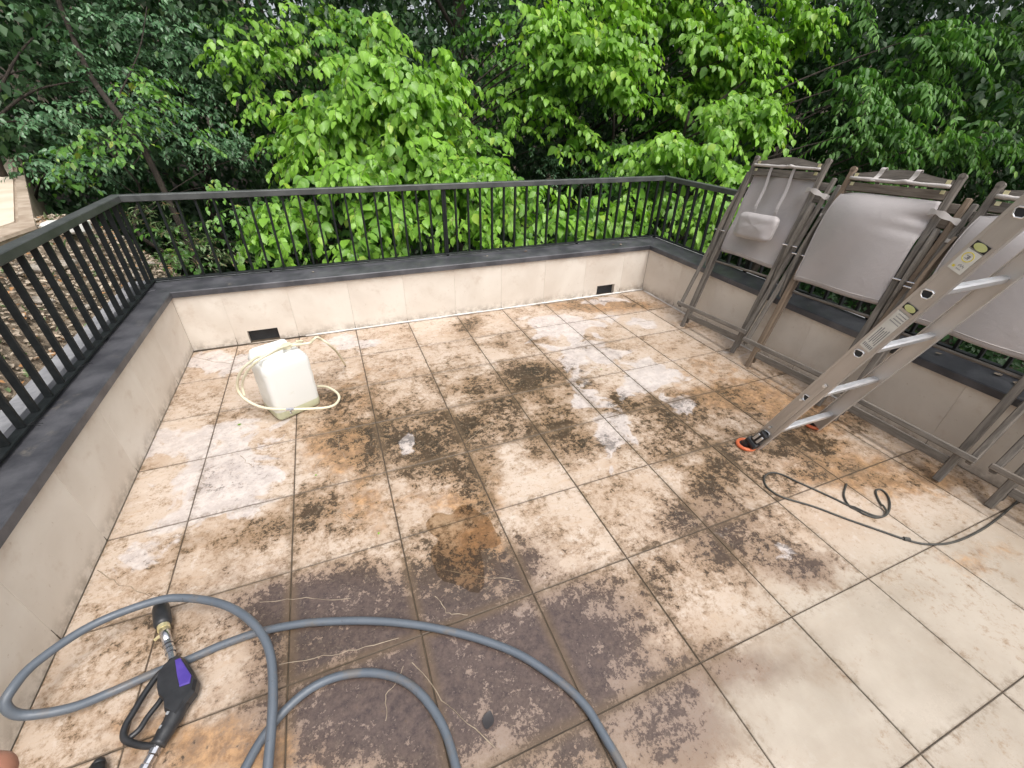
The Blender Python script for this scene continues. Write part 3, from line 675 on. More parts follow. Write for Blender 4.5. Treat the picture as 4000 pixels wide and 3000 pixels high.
# ---------------------------------------------------------------- folded chairs leaning on the right railing
TH = R(17); ST_, CT_ = math.sin(TH), math.cos(TH)
def chair_matrix(x, y, skew):
    X = Vector((0, -1, 0)); Z = Vector((ST_, 0, CT_)); Yv = Z.cross(X)
    m = Matrix((X, Yv, Z)).transposed().to_4x4()
    m = Matrix.Translation((x, y, 0.004)) @ m @ Matrix.Rotation(skew, 4, 'Y'); return m
def fabric_sheet(x0, x1, zt, zb, f, nx=26, nz=34, th=0.004, loop=True):
    vs = []; fs = []; rows = []
    zs = [zt + (zb - zt) * j / nz for j in range(nz + 1)]
    for j, z in enumerate(zs):
        for i in range(nx + 1):
            s_ = i / nx; xa, xb = f['edge'](j / nz); x = xa + (xb - xa) * s_
            y = f['y'](s_, j / nz); vs.append((x, y, z + f['sag'](s_, j / nz)))
    n0 = nz + 1
    if loop:   # the cloth turns under at its lower end and goes back up behind
        for j in range(1, 10):
            a = math.pi * min(j, 6) / 6; z = zb - 0.018 * math.sin(a) + (0 if j <= 6 else (j - 6) * 0.06)
            yy = 0.018 * (1 - math.cos(a))
            for i in range(nx + 1):
                s_ = i / nx; xa, xb = f['edge'](1.0); vs.append((xa + (xb - xa) * s_, f['y'](s_, 1.0) + yy, z + f['sag'](s_, 1.0)))
            n0 += 1
    for j in range(n0 - 1):
        for i in range(nx): a = j * (nx + 1) + i; fs.append((a, a + nx + 1, a + nx + 2, a + 1))
    return MB().add(vs, fs)
def build_chair(label, x, y, skew, style):
    t = thing('folding_chair', label, 'folding chair', group='folded chairs leaning on the right railing', mtx=chair_matrix(x, y, skew))
    wd = M['wood']; hw = 0.287
    for s in (-1, 1):
        mb = MB().box((s * hw, 0, 0.712), (0.036, 0.025, 1.424), None, 0.005)
        mb.tube([(s * hw, -0.0125, 1.424), (s * hw, 0.0125, 1.424)], 0.018, 10)
        mb.obj('front_post', wd, t)
        MB().box((s * (hw - .004), 0.030, 0.455), (0.030, 0.022, 0.81), None, 0.005).obj('back_leg', wd, t)
        MB().bar((s * 0.352, -0.062, 0.165), (s * 0.352, 0.052, 1.335), 0.030, 0.024, (0, 1, 0), 0.005).obj('side_post', wd, t)
        P = [(s * .322, .018, .56), (s * .325, .002, .70), (s * .330, -.012, .84), (s * .328, -.008, .98), (s * .322, .004, 1.10), (s * .316, .012, 1.16)]
        P = smooth_path(P, 3); mb = MB(); vs = []; fs = []
        for i, p in enumerate(P):
            w_ = 0.020 + 0.008 * math.sin(math.pi * i / (len(P) - 1)); h_ = 0.008
            vs += [(p[0] - h_, p[1] - w_, p[2]), (p[0] + h_, p[1] - w_, p[2]), (p[0] + h_, p[1] + w_, p[2]), (p[0] - h_, p[1] + w_, p[2])]
            if i: k = 4 * i; fs += [(k - 4 + a, k - 4 + (a + 1) % 4, k + (a + 1) % 4, k + a) for a in range(4)]
        fs += [(0, 3, 2, 1), (len(vs) - 4, len(vs) - 3, len(vs) - 2, len(vs) - 1)]
        mb.add(vs, fs).obj('armrest', wd, t)
        MB().tube([(s * .27, -0.020, 0.86), (s * .385, -0.020, 0.86)], 0.005, 8).obj('pivot_bolt', M['chrome'], t)
    iw = hw - 0.0185
    # arched top board, lower board, slot with the rod between them
    n = 16; top = [(-iw + 2 * iw * i / n, 1.405 + 0.034 * (0.5 - 0.5 * math.cos(2 * math.pi * i / n))) for i in range(n + 1)]
    poly = [(x_, -0.009, z_) for x_, z_ in top] + [(iw, -0.009, 1.362), (-iw, -0.009, 1.362)]
    MB().prism(poly, None, (0, 0.018, 0)).obj('top_board', M['wood_x'], t)
    MB().box((0, 0, 1.325), (2 * iw, 0.018, 0.050), None, 0.003).obj('lower_board', M['wood_x'], t)
    if style >= 0:
        P = smooth_path([(-.268, -.022, 1.371), (-.15, -.026, 1.369), (0, -.030, 1.367), (0.05, -.036, 1.372), (.10, -.029, 1.368), (.268, -.022, 1.368)], 5)
        MB().tube(P, [0.0095 + random.uniform(-.0015, .0025) for _ in P], 8).obj('fabric_roll', M['fabric_light'], t, True)
    for sx in (-.245, .245):
        for z_ in (1.392, 1.340): MB().box((sx + random.uniform(-.004, .004), -0.0115, z_), (0.022, 0.003, 0.020), None, 0.001).obj('brass_plate', M['brass'], t)
    for z_ in (1.275, 1.195): MB().box((0, 0.048, z_), (0.672, 0.014, 0.052), None, 0.003).obj('rear_board', M['wood_x'], t)
    MB().bar((-0.372, -0.082, 0.198), (0.372, -0.082, 0.198), 0.032, 0.020, (0, 1, 0), 0.006).obj('foot_bar', M['wood_x'], t)
    MB().box((0, 0.004, 0.118), (2 * iw, 0.018, 0.046), None, 0.003).obj('low_rail', M['wood_x'], t)
    MB().tube([(-iw, 0.030, 0.62), (iw, 0.030, 0.62)], 0.009, 8).obj('rear_dowel', M['wood_x'], t)
    # canvas
    if style == 1:
        f = dict(edge=lambda v: (-.262 - .004 * v, .262), sag=lambda s_, v: -0.018 * (s_ - .5) * v + 0.006 * math.sin(5 * s_) * v,
                 y=lambda s_, v: 0.012 + 0.010 * math.sin(2.4 * math.pi * s_ + .6 + 1.5 * v) * (1 - .6 * v) + 0.012 * math.sin(math.pi * v) * math.cos(math.pi * (s_ - .5)) + .004 * math.sin(9 * s_ + 14 * v) - 0.018 * math.exp(-((s_ - .95) / .12) ** 2 - ((v - .18) / .13) ** 2))
    else:
        f = dict(edge=lambda v: (-.266 - .014 * math.sin(math.pi * min(v * 1.3, 1)) - 0.012, .266 + .01 * math.exp(-((v - .16) / .1) ** 2)), sag=lambda s_, v: 0.004 * math.sin(7 * s_) * v - 0.02 * (1 - v) * math.exp(-(s_ / .12) ** 2),
                 y=lambda s_, v: -0.012 - 0.115 * (1 - math.exp(-v / .16)) * math.cos(.84 * math.pi * (s_ - .42)) * (1.0 - .80 * v)
                   + 0.010 * math.sin(3 * math.pi * (s_ + .55 * v)) * (v ** .7) + 0.028 * math.exp(-((s_ - 1.0) / .22) ** 2 - ((v - .18) / .05) ** 2) + 0.016 * math.exp(-((s_ - 1.0) / .3) ** 2 - ((v - .30) / .05) ** 2))
    zt = 1.315 if style == 1 else 1.292
    fo = fabric_sheet(0, 0, zt, 0.715, f).obj('canvas_sling', M['fabric'], t, True)
    md = fo.modifiers.new('thick', 'SOLIDIFY'); md.thickness = 0.004; md.offset = 0
    xa_, xb_ = f['edge'](1.0)
    P = [Vector((xa_ + (xb_ - xa_) * k / 20, f['y'](k / 20, 1.0) - .004, .722 + f['sag'](k / 20, 1.0))) for k in range(21)]; MB().tube(P, .0022, 5).obj('hem', M['fabric_light'], t, True)
    P = [Vector((f['edge'](k / 24)[0] + .004, f['y'](.01, k / 24) - .003, zt + (.715 - zt) * k / 24 + f['sag'](0.01, k / 24))) for k in range(25)]; MB().tube(P, .0028, 5).obj('hem', M['fabric'], t, True)
    # strip of cloth tying the sling round the right-hand posts
    P = smooth_path([(.235, -.012, 1.232), (.27, -.026, 1.236), (.31, -.028, 1.228), (.355, -.012, 1.214), (.385, .004, 1.206), (.392, .03, 1.206), (.37, .05, 1.21)], 4)
    vs = []; fs = []
    for i, p in enumerate(P):
        w_ = 0.014 + 0.004 * math.sin(i * .9)
        vs += [(p[0], p[1] - .003, p[2] - w_), (p[0], p[1] + .003, p[2] - w_), (p[0], p[1] + .003, p[2] + w_), (p[0], p[1] - .003, p[2] + w_)]
        if i: k = 4 * i; fs += [(k - 4 + a, k - 4 + (a + 1) % 4, k + (a + 1) % 4, k + a) for a in range(4)]
    fs += [(0, 3, 2, 1)]
    MB().add(vs, fs).obj('fabric_tie', M['fabric_light'], t)
    MB().box((-.325, .012, 1.135), (0.060, 0.006, 0.020), None, 0.002).obj('fabric_tie', M['fabric_light'], t)
    if style == 2:
        for sx in (-.115, .072):
            P = smooth_path([(sx - .008, -.040, 1.362), (sx - .004, -.022, 1.385), (sx, -.0125, 1.41), (sx + .003, -.013, 1.437), (sx + .004, 0.0, 1.447), (sx + .004, .0135, 1.436), (sx, .016, 1.36), (sx, .030, 1.25)], 3)
            vs = []; fs = []
            for i, p in enumerate(P):
                vs += [(p[0] - .013, p[1], p[2]), (p[0] + .013, p[1], p[2])]
                if i: k = 2 * i; fs += [(k - 2, k - 1, k + 1, k)]
            q = MB().add(vs, fs).obj('strap', M['fabric_light'], t); md = q.modifiers.new('thick', 'SOLIDIFY'); md.thickness = .003
    return t
M['fabric_light'] = mat_plain('pale_webbing', (0.40, 0.37, 0.35), (0.52, 0.49, 0.47), 14, 0.6)
c1 = build_chair('grey folded wooden chair nearest the back corner, with a small cushion hanging on it', 4.118, -1.143, R(-3.2), 1)
c2 = build_chair('grey folded wooden chair second from the back corner, its pale canvas bulging out', 4.096, -1.905, R(-2.6), 2)
c3 = build_chair('grey wooden chair folded against the railing behind the aluminium ladder, two crossbars at its foot', 4.075, -2.615, R(-0.8), 0)
c4 = build_chair('grey wooden chair folded at the right edge of the photo, mostly out of view', 4.130, -3.395, R(-0.8), 0)

# head cushion hanging on two straps in front of the first chair
cm = chair_matrix(4.118, -1.143, R(-3.2)) @ Matrix.Translation((0.015, -0.055, 0.935))
cu = thing('head_cushion', 'small taupe head cushion hanging on two straps over the chair nearest the back corner', 'cushion', mtx=cm)
vs = []; fs = []; nu, nv = 30, 16
for j in range(nv + 1):
    for i in range(nu):
        a = 2 * math.pi * i / nu; bq = -math.pi / 2 + math.pi * j / nv
        ce = lambda v, e: math.copysign(abs(v) ** e, v)
        x_ = .172 * ce(math.cos(bq), .55) * ce(math.cos(a), .38); z_ = .098 * ce(math.cos(bq), .55) * ce(math.sin(a), .38); y_ = .044 * ce(math.sin(bq), .9)
        pinch = 1 - .22 * (abs(x_) / .172) ** 3; y_ *= pinch; z_ *= 1 - .10 * math.cos(math.pi * x_ / .34) * (1 if z_ > 0 else .4)
        y_ += .004 * math.sin(x_ * 60 + z_ * 30) * math.cos(bq) + .003 * math.sin(z_ * 90)
        vs.append((x_, y_, z_))
for j in range(nv):
    for i in range(nu): a = j * nu + i; b_ = j * nu + (i + 1) % nu; fs.append((a, b_, b_ + nu, a + nu))
MB().add(vs, fs).obj('pillow', M['fabric'], cu, True)
P = [Vector((.174 * math.copysign(abs(math.cos(a)) ** .40, math.cos(a)), 0, .098 * math.copysign(abs(math.sin(a)) ** .40, math.sin(a)))) for a in [2 * math.pi * i / 48 for i in range(49)]]
P = [Vector((p.x, 0, p.z * (1 - .10 * math.cos(math.pi * p.x / .34) * (1 if p.z > 0 else .4)))) for p in P]
MB().tube(P, 0.0028, 5, False).obj('piping', M['fabric_light'], cu, True)
for xa, xb in ((-.115, -.075), (.070, .108)):
    P = smooth_path([(xb - .0, .008, .085), (xb, -.004, .14), (xa * .4 + xb * .6, .022, .27), (xa, .030, .38), (xa, .028, .428), (xa, .040, .445)], 4); vs = []; fs = []
    for i, p in enumerate(P):
        vs += [(p[0] - .011, p[1], p[2]), (p[0] + .011, p[1], p[2])]
        if i: k = 2 * i; fs += [(k - 2, k - 1, k + 1, k)]
    q = MB().add(vs, fs).obj('strap', M['fabric'], cu); md = q.modifiers.new('thick', 'SOLIDIFY'); md.thickness = .003

# ---------------------------------------------------------------- aluminium ladder
A70 = R(70)
lad = thing('ladder', 'aluminium ladder leaning out of the picture at the right, round orange feet on the tiles', 'ladder', mtx=Matrix.Translation((3.36, -2.339, 0)) @ Matrix.Rotation(R(20), 4, 'X'))
# local: x across, z up along the rails, -y is the underside, rails 0.076 deep in y
LL = 3.1
def channel(x0, s):   # s=+1: web on the left (near rail), flanges to the right
    mb = MB(); w = 0.028
    mb.box((x0 + s * .0015, 0, LL / 2 + .03), (0.003, 0.076, LL), None, 0)
    for yy in (-.0365, .0365): mb.box((x0 + s * (w / 2 + .0002), yy, LL / 2 + .03), (w - 0.003, 0.003, LL), None, 0)
    for yy in (-.030, .030): mb.box((x0 + s * (-.001), yy, LL / 2 + .03), (0.002, 0.010, LL - .01), None, 0)
    return mb
channel(0.0, 1).obj('side_rail', M['alu'], lad); channel(0.515, -1).obj('side_rail', M['alu'], lad)
rz = [0.15 + 0.3333 * k for k in range(9)]
Q = Matrix.Rotation(R(-20), 3, 'X')      # rung cross-section stays level
Dp = [(-.019, .010), (-.012, .016), (.012, .016), (.019, .010), (.017, -.006), (.009, -.015), (-.009, -.015), (-.017, -.006)]
for k, z in enumerate(rz):
    mb = MB(); poly = [Vector((0.004, 0, z)) + Q @ Vector((0, a, b_)) for a, b_ in Dp]; mb.prism(poly, None, (0.508, 0, 0))
    for a in (-.009, -.003, .003, .009): 
        pp = [Vector((0.03, 0, z)) + Q @ Vector((0, a + da, .0155 + dz)) for da, dz in ((-.0016, 0), (-.001, .0022), (.001, .0022), (.0016, 0))]; mb.prism(pp, None, (0.455, 0, 0))
    rg = mb.obj('rung', M['bright_alu'], lad)
    for (xx, sg) in ((-.0025, -1), (.5175, 1)):
        ring = [Vector((xx, 0, z)) + Q @ Vector((0, a * 1.0, b_)) for a, b_ in Dp]
        MB().tube(ring + [ring[0], ring[1]], 0.0028, 6, False).obj('rung_collar', M['bright_alu'], rg)
        poly = [Vector((xx, 0, z)) + Q @ Vector((0, a * .92, b_ * .92)) for a, b_ in Dp]; MB().prism(poly, None, (sg * .0006, 0, 0)).obj('rung_hole', M['dark_hole'], rg)
for (s0, s1, vz) in ((1.258, 1.338, 1.355), (0.850, 1.050, 1.078)):   # printed labels and round marks on the near rail
    lb = MB().box((-.0029, 0.001, (s0 + s1) / 2), (0.0012, 0.050, s1 - s0)).obj('label', M['white'], lad)
    MB().box((-.0028, 0.0, vz), (0.0010, 0.050, 0.026)).obj('label_mark', M['black'], lb)
    MB().tube([(-.0040, 0.0, vz), (-.0030, 0.0, vz)], 0.0001, 24, False)
    el = [(-.0033, .021 * math.cos(a), vz + .0125 * math.sin(a)) for a in [2 * math.pi * i / 24 for i in range(24)]]
    MB().prism(el, None, (-.0008, 0, 0)).obj('label_emblem', M['lime'], lb)
    mb = MB()
    if s1 - s0 < .1:
        rg = [(-.0037, .003 + .016 * math.cos(a), 1.314 + .016 * math.sin(a)) for a in [2 * math.pi * i / 24 for i in range(26)]]
        MB().tube(rg, 0.0016, 5, False).obj('label_emblem', M['yellow'], lb)
        for dy, dz, w_, h_ in ((.003, .004, .014, .003), (.001, -.001, .010, .003), (.004, -.006, .012, .002), (.0, .0, .003, .012)): mb.box((-.0037, dy, 1.314 + dz), (.0004, w_, h_))
        for i in range(5): mb.box((-.0037, -.012 + .004 * i, 1.281 + .003 * (i % 2)), (.0004, .0022, .006))
        for i in range(4): mb.box((-.0037, -.010 + .004 * i, 1.270), (.0004, .0022, .004))
        MB().box((-.0037, .015, 1.272), (.0005, .008, .008)).obj('label_emblem', M['yellow'], lb)
    else:
        for j in range(4):
            for i in range(random.choice((5, 7, 8))): mb.box((-.0037, -.019 + .0052 * i, 1.040 - .0125 * j), (.0004, .0034, .0045))
        for j in range(5):
            mb.box((-.0037, -.016 + .008 * j, .925), (.0004, .0035, .085 - .012 * (j % 3)))
        for i in range(6): mb.box((-.0037, -.018 + .0072 * i, .868), (.0004, .004, .016))
    mb.obj('label_print', M['ink'], lb)
# reinforcing channel, rivets, black shoes and round orange feet
for (x0, sg) in ((-.001, -1), (.516, 1)):
    MB().box((x0 + sg * .004, -.012, .40), (.008, .018, .42), None, .002).obj('reinforcement', M['alu'], lad)
    for z in (.20, .60, .46, .07):
        MB().tube([(x0 + sg * .002, .012 if z != .6 else -.012, z), (x0 + sg * .012, .012 if z != .6 else -.012, z)], .007, 10).obj('rivet', M['bright_alu'], lad)
    MB().bar((x0 + sg * .014, -.004, .16), (x0 + sg * .022, .010, .035), .026, .050, (0, 1, 0), .006).obj('shoe', M['black'], lad)
    for dy in (-.014, .012): MB().bar((x0 + sg * .030, dy, .140), (x0 + sg * .032, dy + .004, .085), .008, .013, (0, 1, 0), .002).obj('shoe_clip', M['bright_alu'], lad)
    MB().tube([(x0 + sg * .020, -.028, .050), (x0 + sg * .020, .040, .050)], .024, 12).obj('shoe', M['black'], lad)
    # the pad lies flat on the floor
    pc = Matrix.Rotation(R(-20), 3, 'X') @ Vector((0, 0.018, 0.0)); cx_ = x0 + sg * .022
    ftm = Matrix.Translation((3.36 + cx_, -2.339 + .018, 0.0))
    ring = [Vector((.046 * math.cos(a), .046 * math.sin(a), .012)) for a in [2 * math.pi * i / 32 for i in range(34)]]
    mb = MB().tube(ring, .0105, 8, False); pad = mb.obj('orange_foot', M['orange'], lad, True); pad.matrix_world = ftm
    dsk = MB().tube([(0, 0, .004), (0, 0, .014)], .042, 24).obj('foot_disc', M['black'], lad); dsk.matrix_world = ftm
    nk = MB().tube([(0, 0, .012), (0, -.010, .045)], [.030, .022], 14).obj('shoe', M['black'], lad); nk.matrix_world = ftm
bpy.context.view_layer.update()

# ---------------------------------------------------------------- plastic canister with its tube
A_ = Vector((0.8086, -1.1562, 0)); eu = Vector((0.8993, 0.4373, 0)); ev = Vector((-0.4373, 0.8993, 0))
JU, JV, JH = 0.272, 0.224, 0.398
Mj = Matrix((eu, ev, Vector((0, 0, 1)))).transposed().to_4x4(); Mj = Matrix.Translation(A_ + eu * JU / 2 + ev * JV / 2 + Vector((0, 0, .003))) @ Mj
can = thing('plastic_canister', 'translucent white plastic canister with a little pale liquid, standing in front of the left drain', 'canister', mtx=Mj)
def rrect(hx, hy, r, n=6):
    P = []
    for (sx, sy, a0) in ((1, 1, 0), (-1, 1, 90), (-1, -1, 180), (1, -1, 270)):
        for i in range(n + 1):
            a = R(a0 + 90 * i / n); P.append((sx * (hx - r) + r * math.cos(a), sy * (hy - r) + r * math.sin(a)))
    return P
def loft(secs):
    mb = MB(); n = len(secs[0]); vs = [p for s_ in secs for p in s_]
    fs = [(j * n + i, j * n + (i + 1) % n, (j + 1) * n + (i + 1) % n, (j + 1) * n + i) for j in range(len(secs) - 1) for i in range(n)]
    fs += [tuple(range(n))[::-1], tuple((len(secs) - 1) * n + i for i in range(n))]
    return mb.add(vs, fs)
def sec(hx, hy, r, z, wav=0): return [(x, y, z) for x, y in rrect(hx, hy, r)]
hx, hy = JU / 2, JV / 2
S_ = [sec(hx - .020, hy - .020, .022, .002), sec(hx - .007, hy - .007, .030, .006), sec(hx, hy, .034, .020)]
for i in range(1, 12): z = .02 + .32 * i / 12; S_.append(sec(hx + .0015 * math.sin(i * 1.9), hy + .004 * math.sin(math.pi * i / 12), .034, z))
S_ += [sec(hx, hy, .034, .345), sec(hx - .004, hy - .003, .036, .362), sec(hx - .014, hy - .012, .036, .374)]
def valley(S0):   # top closes with a saddle between the front shoulder and the back handle ridge
    out = []
    for (x, y, z) in S0: out.append((x, y, z))
    return out
S_ += [sec(hx - .026, hy - .024, .030, .376)]
mb = loft(S_)
body = mb.obj('body', M['jug'] if 'jug' in M else None, can, True)
def ridge(name, y0, y1, z0, z1, x0, x1, seg=12):
    secs = []; yc = (y0 + y1) / 2; ry = abs(y1 - y0) / 2
    for i in range(seg + 1):
        t_ = i / seg; x = x0 + (x1 - x0) * t_; e = min(1, .25 + 1.0 * (1 - abs(2 * t_ - 1) ** 6)) ; h = (z1 - z0) * e
        if t_ in (0, 1): h *= .55
        secs.append([(x, yc + ry * math.cos(a) * (.85 if t_ in (0, 1) else 1), z0 + max(h * math.sin(a), -.02) if math.sin(a) >= 0 else z0 - .012) for a in [2 * math.pi * k / 16 for k in range(16)]])
    return loft(secs).obj(name, M['jug'], can, True)
def mat_jug():
    t = NT('milky_plastic')
    c = t.mix(t.step(t.noise(t.obj(), 12, 5), .62, .75), (0.92, 0.92, 0.90), (0.80, 0.78, 0.70))
    sz = t.n('ShaderNodeSeparateXYZ', {'Vector': t.obj()}).outputs[2]
    c = t.mix(t.math('SUBTRACT', 1.0, t.step(sz, .060, .066)), c, (0.70, 0.71, 0.50))
    b = t.n('ShaderNodeBsdfPrincipled', {'Base Color': c, 'Roughness': 0.32, 'Specular IOR Level': .5, 'Subsurface Weight': 0.0})
    tr = t.n('ShaderNodeBsdfTranslucent', {'Color': (0.94, 0.94, 0.92, 1)}); tp = t.n('ShaderNodeBsdfTransparent', {'Color': (0.95, 0.95, 0.9, 1)})
    m1 = t.n('ShaderNodeMixShader', {0: .22}); t.t.links.new(b.outputs[0], m1.inputs[1]); t.t.links.new(tr.outputs[0], m1.inputs[2])
    m2 = t.n('ShaderNodeMixShader', {0: .10}); t.t.links.new(m1.outputs[0], m2.inputs[1]); t.t.links.new(tp.outputs[0], m2.inputs[2])
    t.t.links.new(m2.outputs[0], t.out.inputs[0]); return t.m
M['jug'] = mat_jug(); body.data.materials.clear(); body.data.materials.append(M['jug'])
ridge('shoulder', -hy + .010, -hy + .085, .366, .402, -hx + .012, hx - .012)
ridge('handle', hy - .070, hy - .006, .366, .428, -hx + .002, hx - .03)
MB().tube([(hx - .075, -.005, .366), (hx - .075, -.005, .412)], [.026, .024], 18).obj('neck', M['jug'], can, True)
MB().tube([(hx - .075, -.005, .404), (hx - .075, -.005, .424)], [.029, .028], 18).obj('cap', M['cream'], can)
liq = loft([sec(hx - .010, hy - .010, .028, .008), sec(hx - .0035, hy - .0035, .032, .02), sec(hx - .0035, hy - .0035, .032, .066)])
liq.obj('liquid', mat_plain('pale_liquid', (0.22, 0.26, 0.06), (0.28, 0.31, 0.09), 3, .25, bump=0), can)
tb = thing('canister_tube', 'cream plastic tube looped over and round the white canister', 'tube', (0.9, -1.0, 0))
P = smooth_path(rel([(1.225, -0.579, 0.01), (1.214, -0.692, 0.12), (1.192, -0.798, 0.25), (1.163, -0.875, 0.34), (1.13, -0.874, 0.38), (1.107, -0.9, 0.41), (1.083, -0.93, 0.41), (1.069, -0.985, 0.42), (1.019, -0.986, 0.42), (0.961, -0.985, 0.42), (0.89, -1.034, 0.425), (0.841, -1.088, 0.43), (0.788, -1.075, 0.42), (0.73, -1.065, 0.38), (0.688, -1.044, 0.34), (0.644, -1.013, 0.27), (0.621, -0.995, 0.2), (0.63, -1.014, 0.16), (0.658, -1.04, 0.13), (0.706, -1.089, 0.115), (0.76, -1.131, 0.11), (0.817, -1.162, 0.11), (0.893, -1.192, 0.11), (0.967, -1.202, 0.1), (1.042, -1.208, 0.09), (1.1, -1.201, 0.08), (1.14, -1.166, 0.07), (1.162, -1.094, 0.06), (1.156, -1.017, 0.05), (1.124, -0.945, 0.045), (1.082, -0.886, 0.04), (1.033, -0.856, 0.035)], (0.9, -1.0, 0)), 5); MB().tube(P, 0.0078, 10).obj('tube', M['cream'], tb, True)
P = smooth_path(rel([(0.994, -0.959, 0.43), (1.024, -0.929, 0.41), (0.912, -1.035, 0.44), (0.834, -1.094, 0.43), (0.792, -1.127, 0.42), (0.731, -1.095, 0.36), (0.69, -1.065, 0.3), (0.653, -1.015, 0.22), (0.65, -1.029, 0.16)], (0.9, -1.0, 0)), 5); MB().tube(P, 0.0072, 10).obj('tube', M['cream'], tb, True)
q0 = (0.893 - .9, -1.192 + 1.0, .11)
MB().tube([(q0[0] - .022, q0[1] + .006, q0[2]), (q0[0] + .022, q0[1] - .006, q0[2])], .0105, 12).obj('clamp', M['chrome'], tb)
MB().bar((q0[0], q0[1] - .010, q0[2] + .002), (q0[0] + .002, q0[1] - .018, q0[2] - .022), .010, .010, (0, 1, 0), .002).obj('clamp_screw', M['chrome'], tb)

# ---------------------------------------------------------------- pressure hose, spray gun and cable
hs_ = thing('pressure_hose', 'thick grey pressure-washer hose looping over the tiles at the bottom of the picture', 'hose', (0.9, -2.7, 0))
def hose_part(P, r=0.0138):
    P = smooth_path(rel(P, (0.9, -2.7, 0)), 6); return MB().tube(P, r, 12).obj('hose_length', M['hose'], hs_, True)
hose_part([(0.861, -2.972, 0.05), (0.871, -2.935, 0.06), (0.882, -2.758, 0.09), (0.866, -2.616, 0.11), (0.803, -2.499, 0.12), (0.705, -2.399, 0.12), (0.578, -2.325, 0.12), (0.479, -2.308, 0.13), (0.327, -2.348, 0.15), (0.226, -2.441, 0.17), (0.194, -2.51, 0.17), (0.184, -2.541, 0.15), (0.206, -2.555, 0.1), (0.298, -2.557, 0.06), (0.383, -2.531, 0.03), (0.486, -2.509, 0.02), (0.576, -2.5, 0.016), (0.685, -2.486, 0.016), (0.803, -2.484, 0.016), (0.927, -2.503, 0.016), (1.022, -2.529, 0.016), (1.166, -2.581, 0.016), (1.309, -2.648, 0.016), (1.447, -2.73, 0.016), (1.562, -2.813, 0.016), (1.655, -2.896, 0.016), (1.723, -2.982, 0.016), (1.771, -3.059, 0.016), (1.8, -3.131, 0.016), (1.811, -3.21, 0.016), (1.821, -3.296, 0.016), (1.81, -3.368, 0.016)]); hose_part([(0.77, -2.947, 0.016), (0.799, -2.893, 0.016), (0.842, -2.83, 0.016), (0.905, -2.777, 0.016), (0.98, -2.744, 0.016), (1.067, -2.741, 0.016), (1.163, -2.768, 0.016), (1.247, -2.819, 0.016), (1.304, -2.885, 0.016), (1.341, -2.961, 0.016), (1.36, -3.033, 0.016), (1.366, -3.117, 0.016), (1.365, -3.192, 0.016)])
cb = thing('power_cable', 'thin dark cable lying in loops on the tiles below the ladder', 'cable', (3.5, -2.9, 0))
P = smooth_path(rel([(3.596, -2.746, 0.006), (3.505, -2.795, 0.006), (3.462, -2.852, 0.006), (3.471, -2.885, 0.006), (3.482, -2.92, 0.006), (3.519, -2.954, 0.006), (3.592, -2.954, 0.006), (3.669, -2.919, 0.006), (3.719, -2.876, 0.006), (3.729, -2.839, 0.006), (3.698, -2.833, 0.006), (3.661, -2.86, 0.006), (3.621, -2.907, 0.006), (3.586, -2.952, 0.006), (3.541, -2.961, 0.006), (3.504, -2.94, 0.006), (3.476, -2.89, 0.006), (3.43, -2.779, 0.006), (3.36, -2.636, 0.006), (3.332, -2.574, 0.006), (3.292, -2.542, 0.006), (3.234, -2.548, 0.006), (3.19, -2.586, 0.006), (3.176, -2.633, 0.006), (3.198, -2.697, 0.006), (3.288, -2.792, 0.006), (3.372, -2.91, 0.006), (3.457, -3.017, 0.006), (3.51, -3.084, 0.006), (3.573, -3.135, 0.006), (3.698, -3.173, 0.006), (3.887, -3.181, 0.006), (4.108, -3.167, 0.006), (4.398, -3.133, 0.006), (4.61, -3.108, 0.006)], (3.5, -2.9, 0)), 5)
P = [Vector((p.x, p.y, 0.0052 + (0.008 if 60 < i < 82 else 0))) for i, p in enumerate(P)]
MB().tube(P, 0.0050, 8).obj('cord', M['cable'], cb, True)
MB().tube([(0.005, -.178, .007), (.025, -.192, .007)], .0095, 8).obj('knot', M['cable'], cb)

gun = thing('spray_gun', 'black pressure-washer gun with a violet plate, lying under the hose loop at bottom left', 'spray gun', (0.55, -2.6, 0))
G = lambda P: rel(P, (0.55, -2.6, 0))
MB().tube(G([(0.462, -2.262, .045), (0.467, -2.278, .045), (0.488, -2.345, .045), (0.491, -2.356, .045)]), [.022, .0265, .0275, .022], 16).obj('nozzle_cover', M['black'], gun, True)
MB().tube(G([(0.491, -2.354, .045), (0.497, -2.372, .045)]), .019, 14).obj('brass_ring', M['brass'], gun)
MB().tube(G([(0.497, -2.37, .045), (0.507, -2.398, .045), (0.518, -2.424, .045)]), [.016, .0155, .014], 14).obj('lance', M['chrome'], gun, True)
for a, b_, r in (((0.519, -2.426), (0.524, -2.438), .0155), ((0.526, -2.442), (0.531, -2.455), .0145), ((0.533, -2.458), (0.538, -2.472), .0155), ((0.539, -2.474), (0.548, -2.500), .0125)):
    MB().tube(G([(*a, .045), (*b_, .045)]), r, 10).obj('coupling', M['chrome'], gun)
MB().tube(G([(0.466, -2.389, .026), (0.492, -2.380, .036)]), .0055, 8).obj('side_pin', M['brass'], gun)
out = [(0.532, -2.512), (0.563, -2.492), (0.590, -2.515), (0.618, -2.560), (0.642, -2.605), (0.641, -2.640), (0.620, -2.668), (0.604, -2.70), (0.590, -2.748), (0.548, -2.752), (0.560, -2.70), (0.566, -2.668), (0.560, -2.640), (0.538, -2.612), (0.526, -2.58), (0.520, -2.545)]
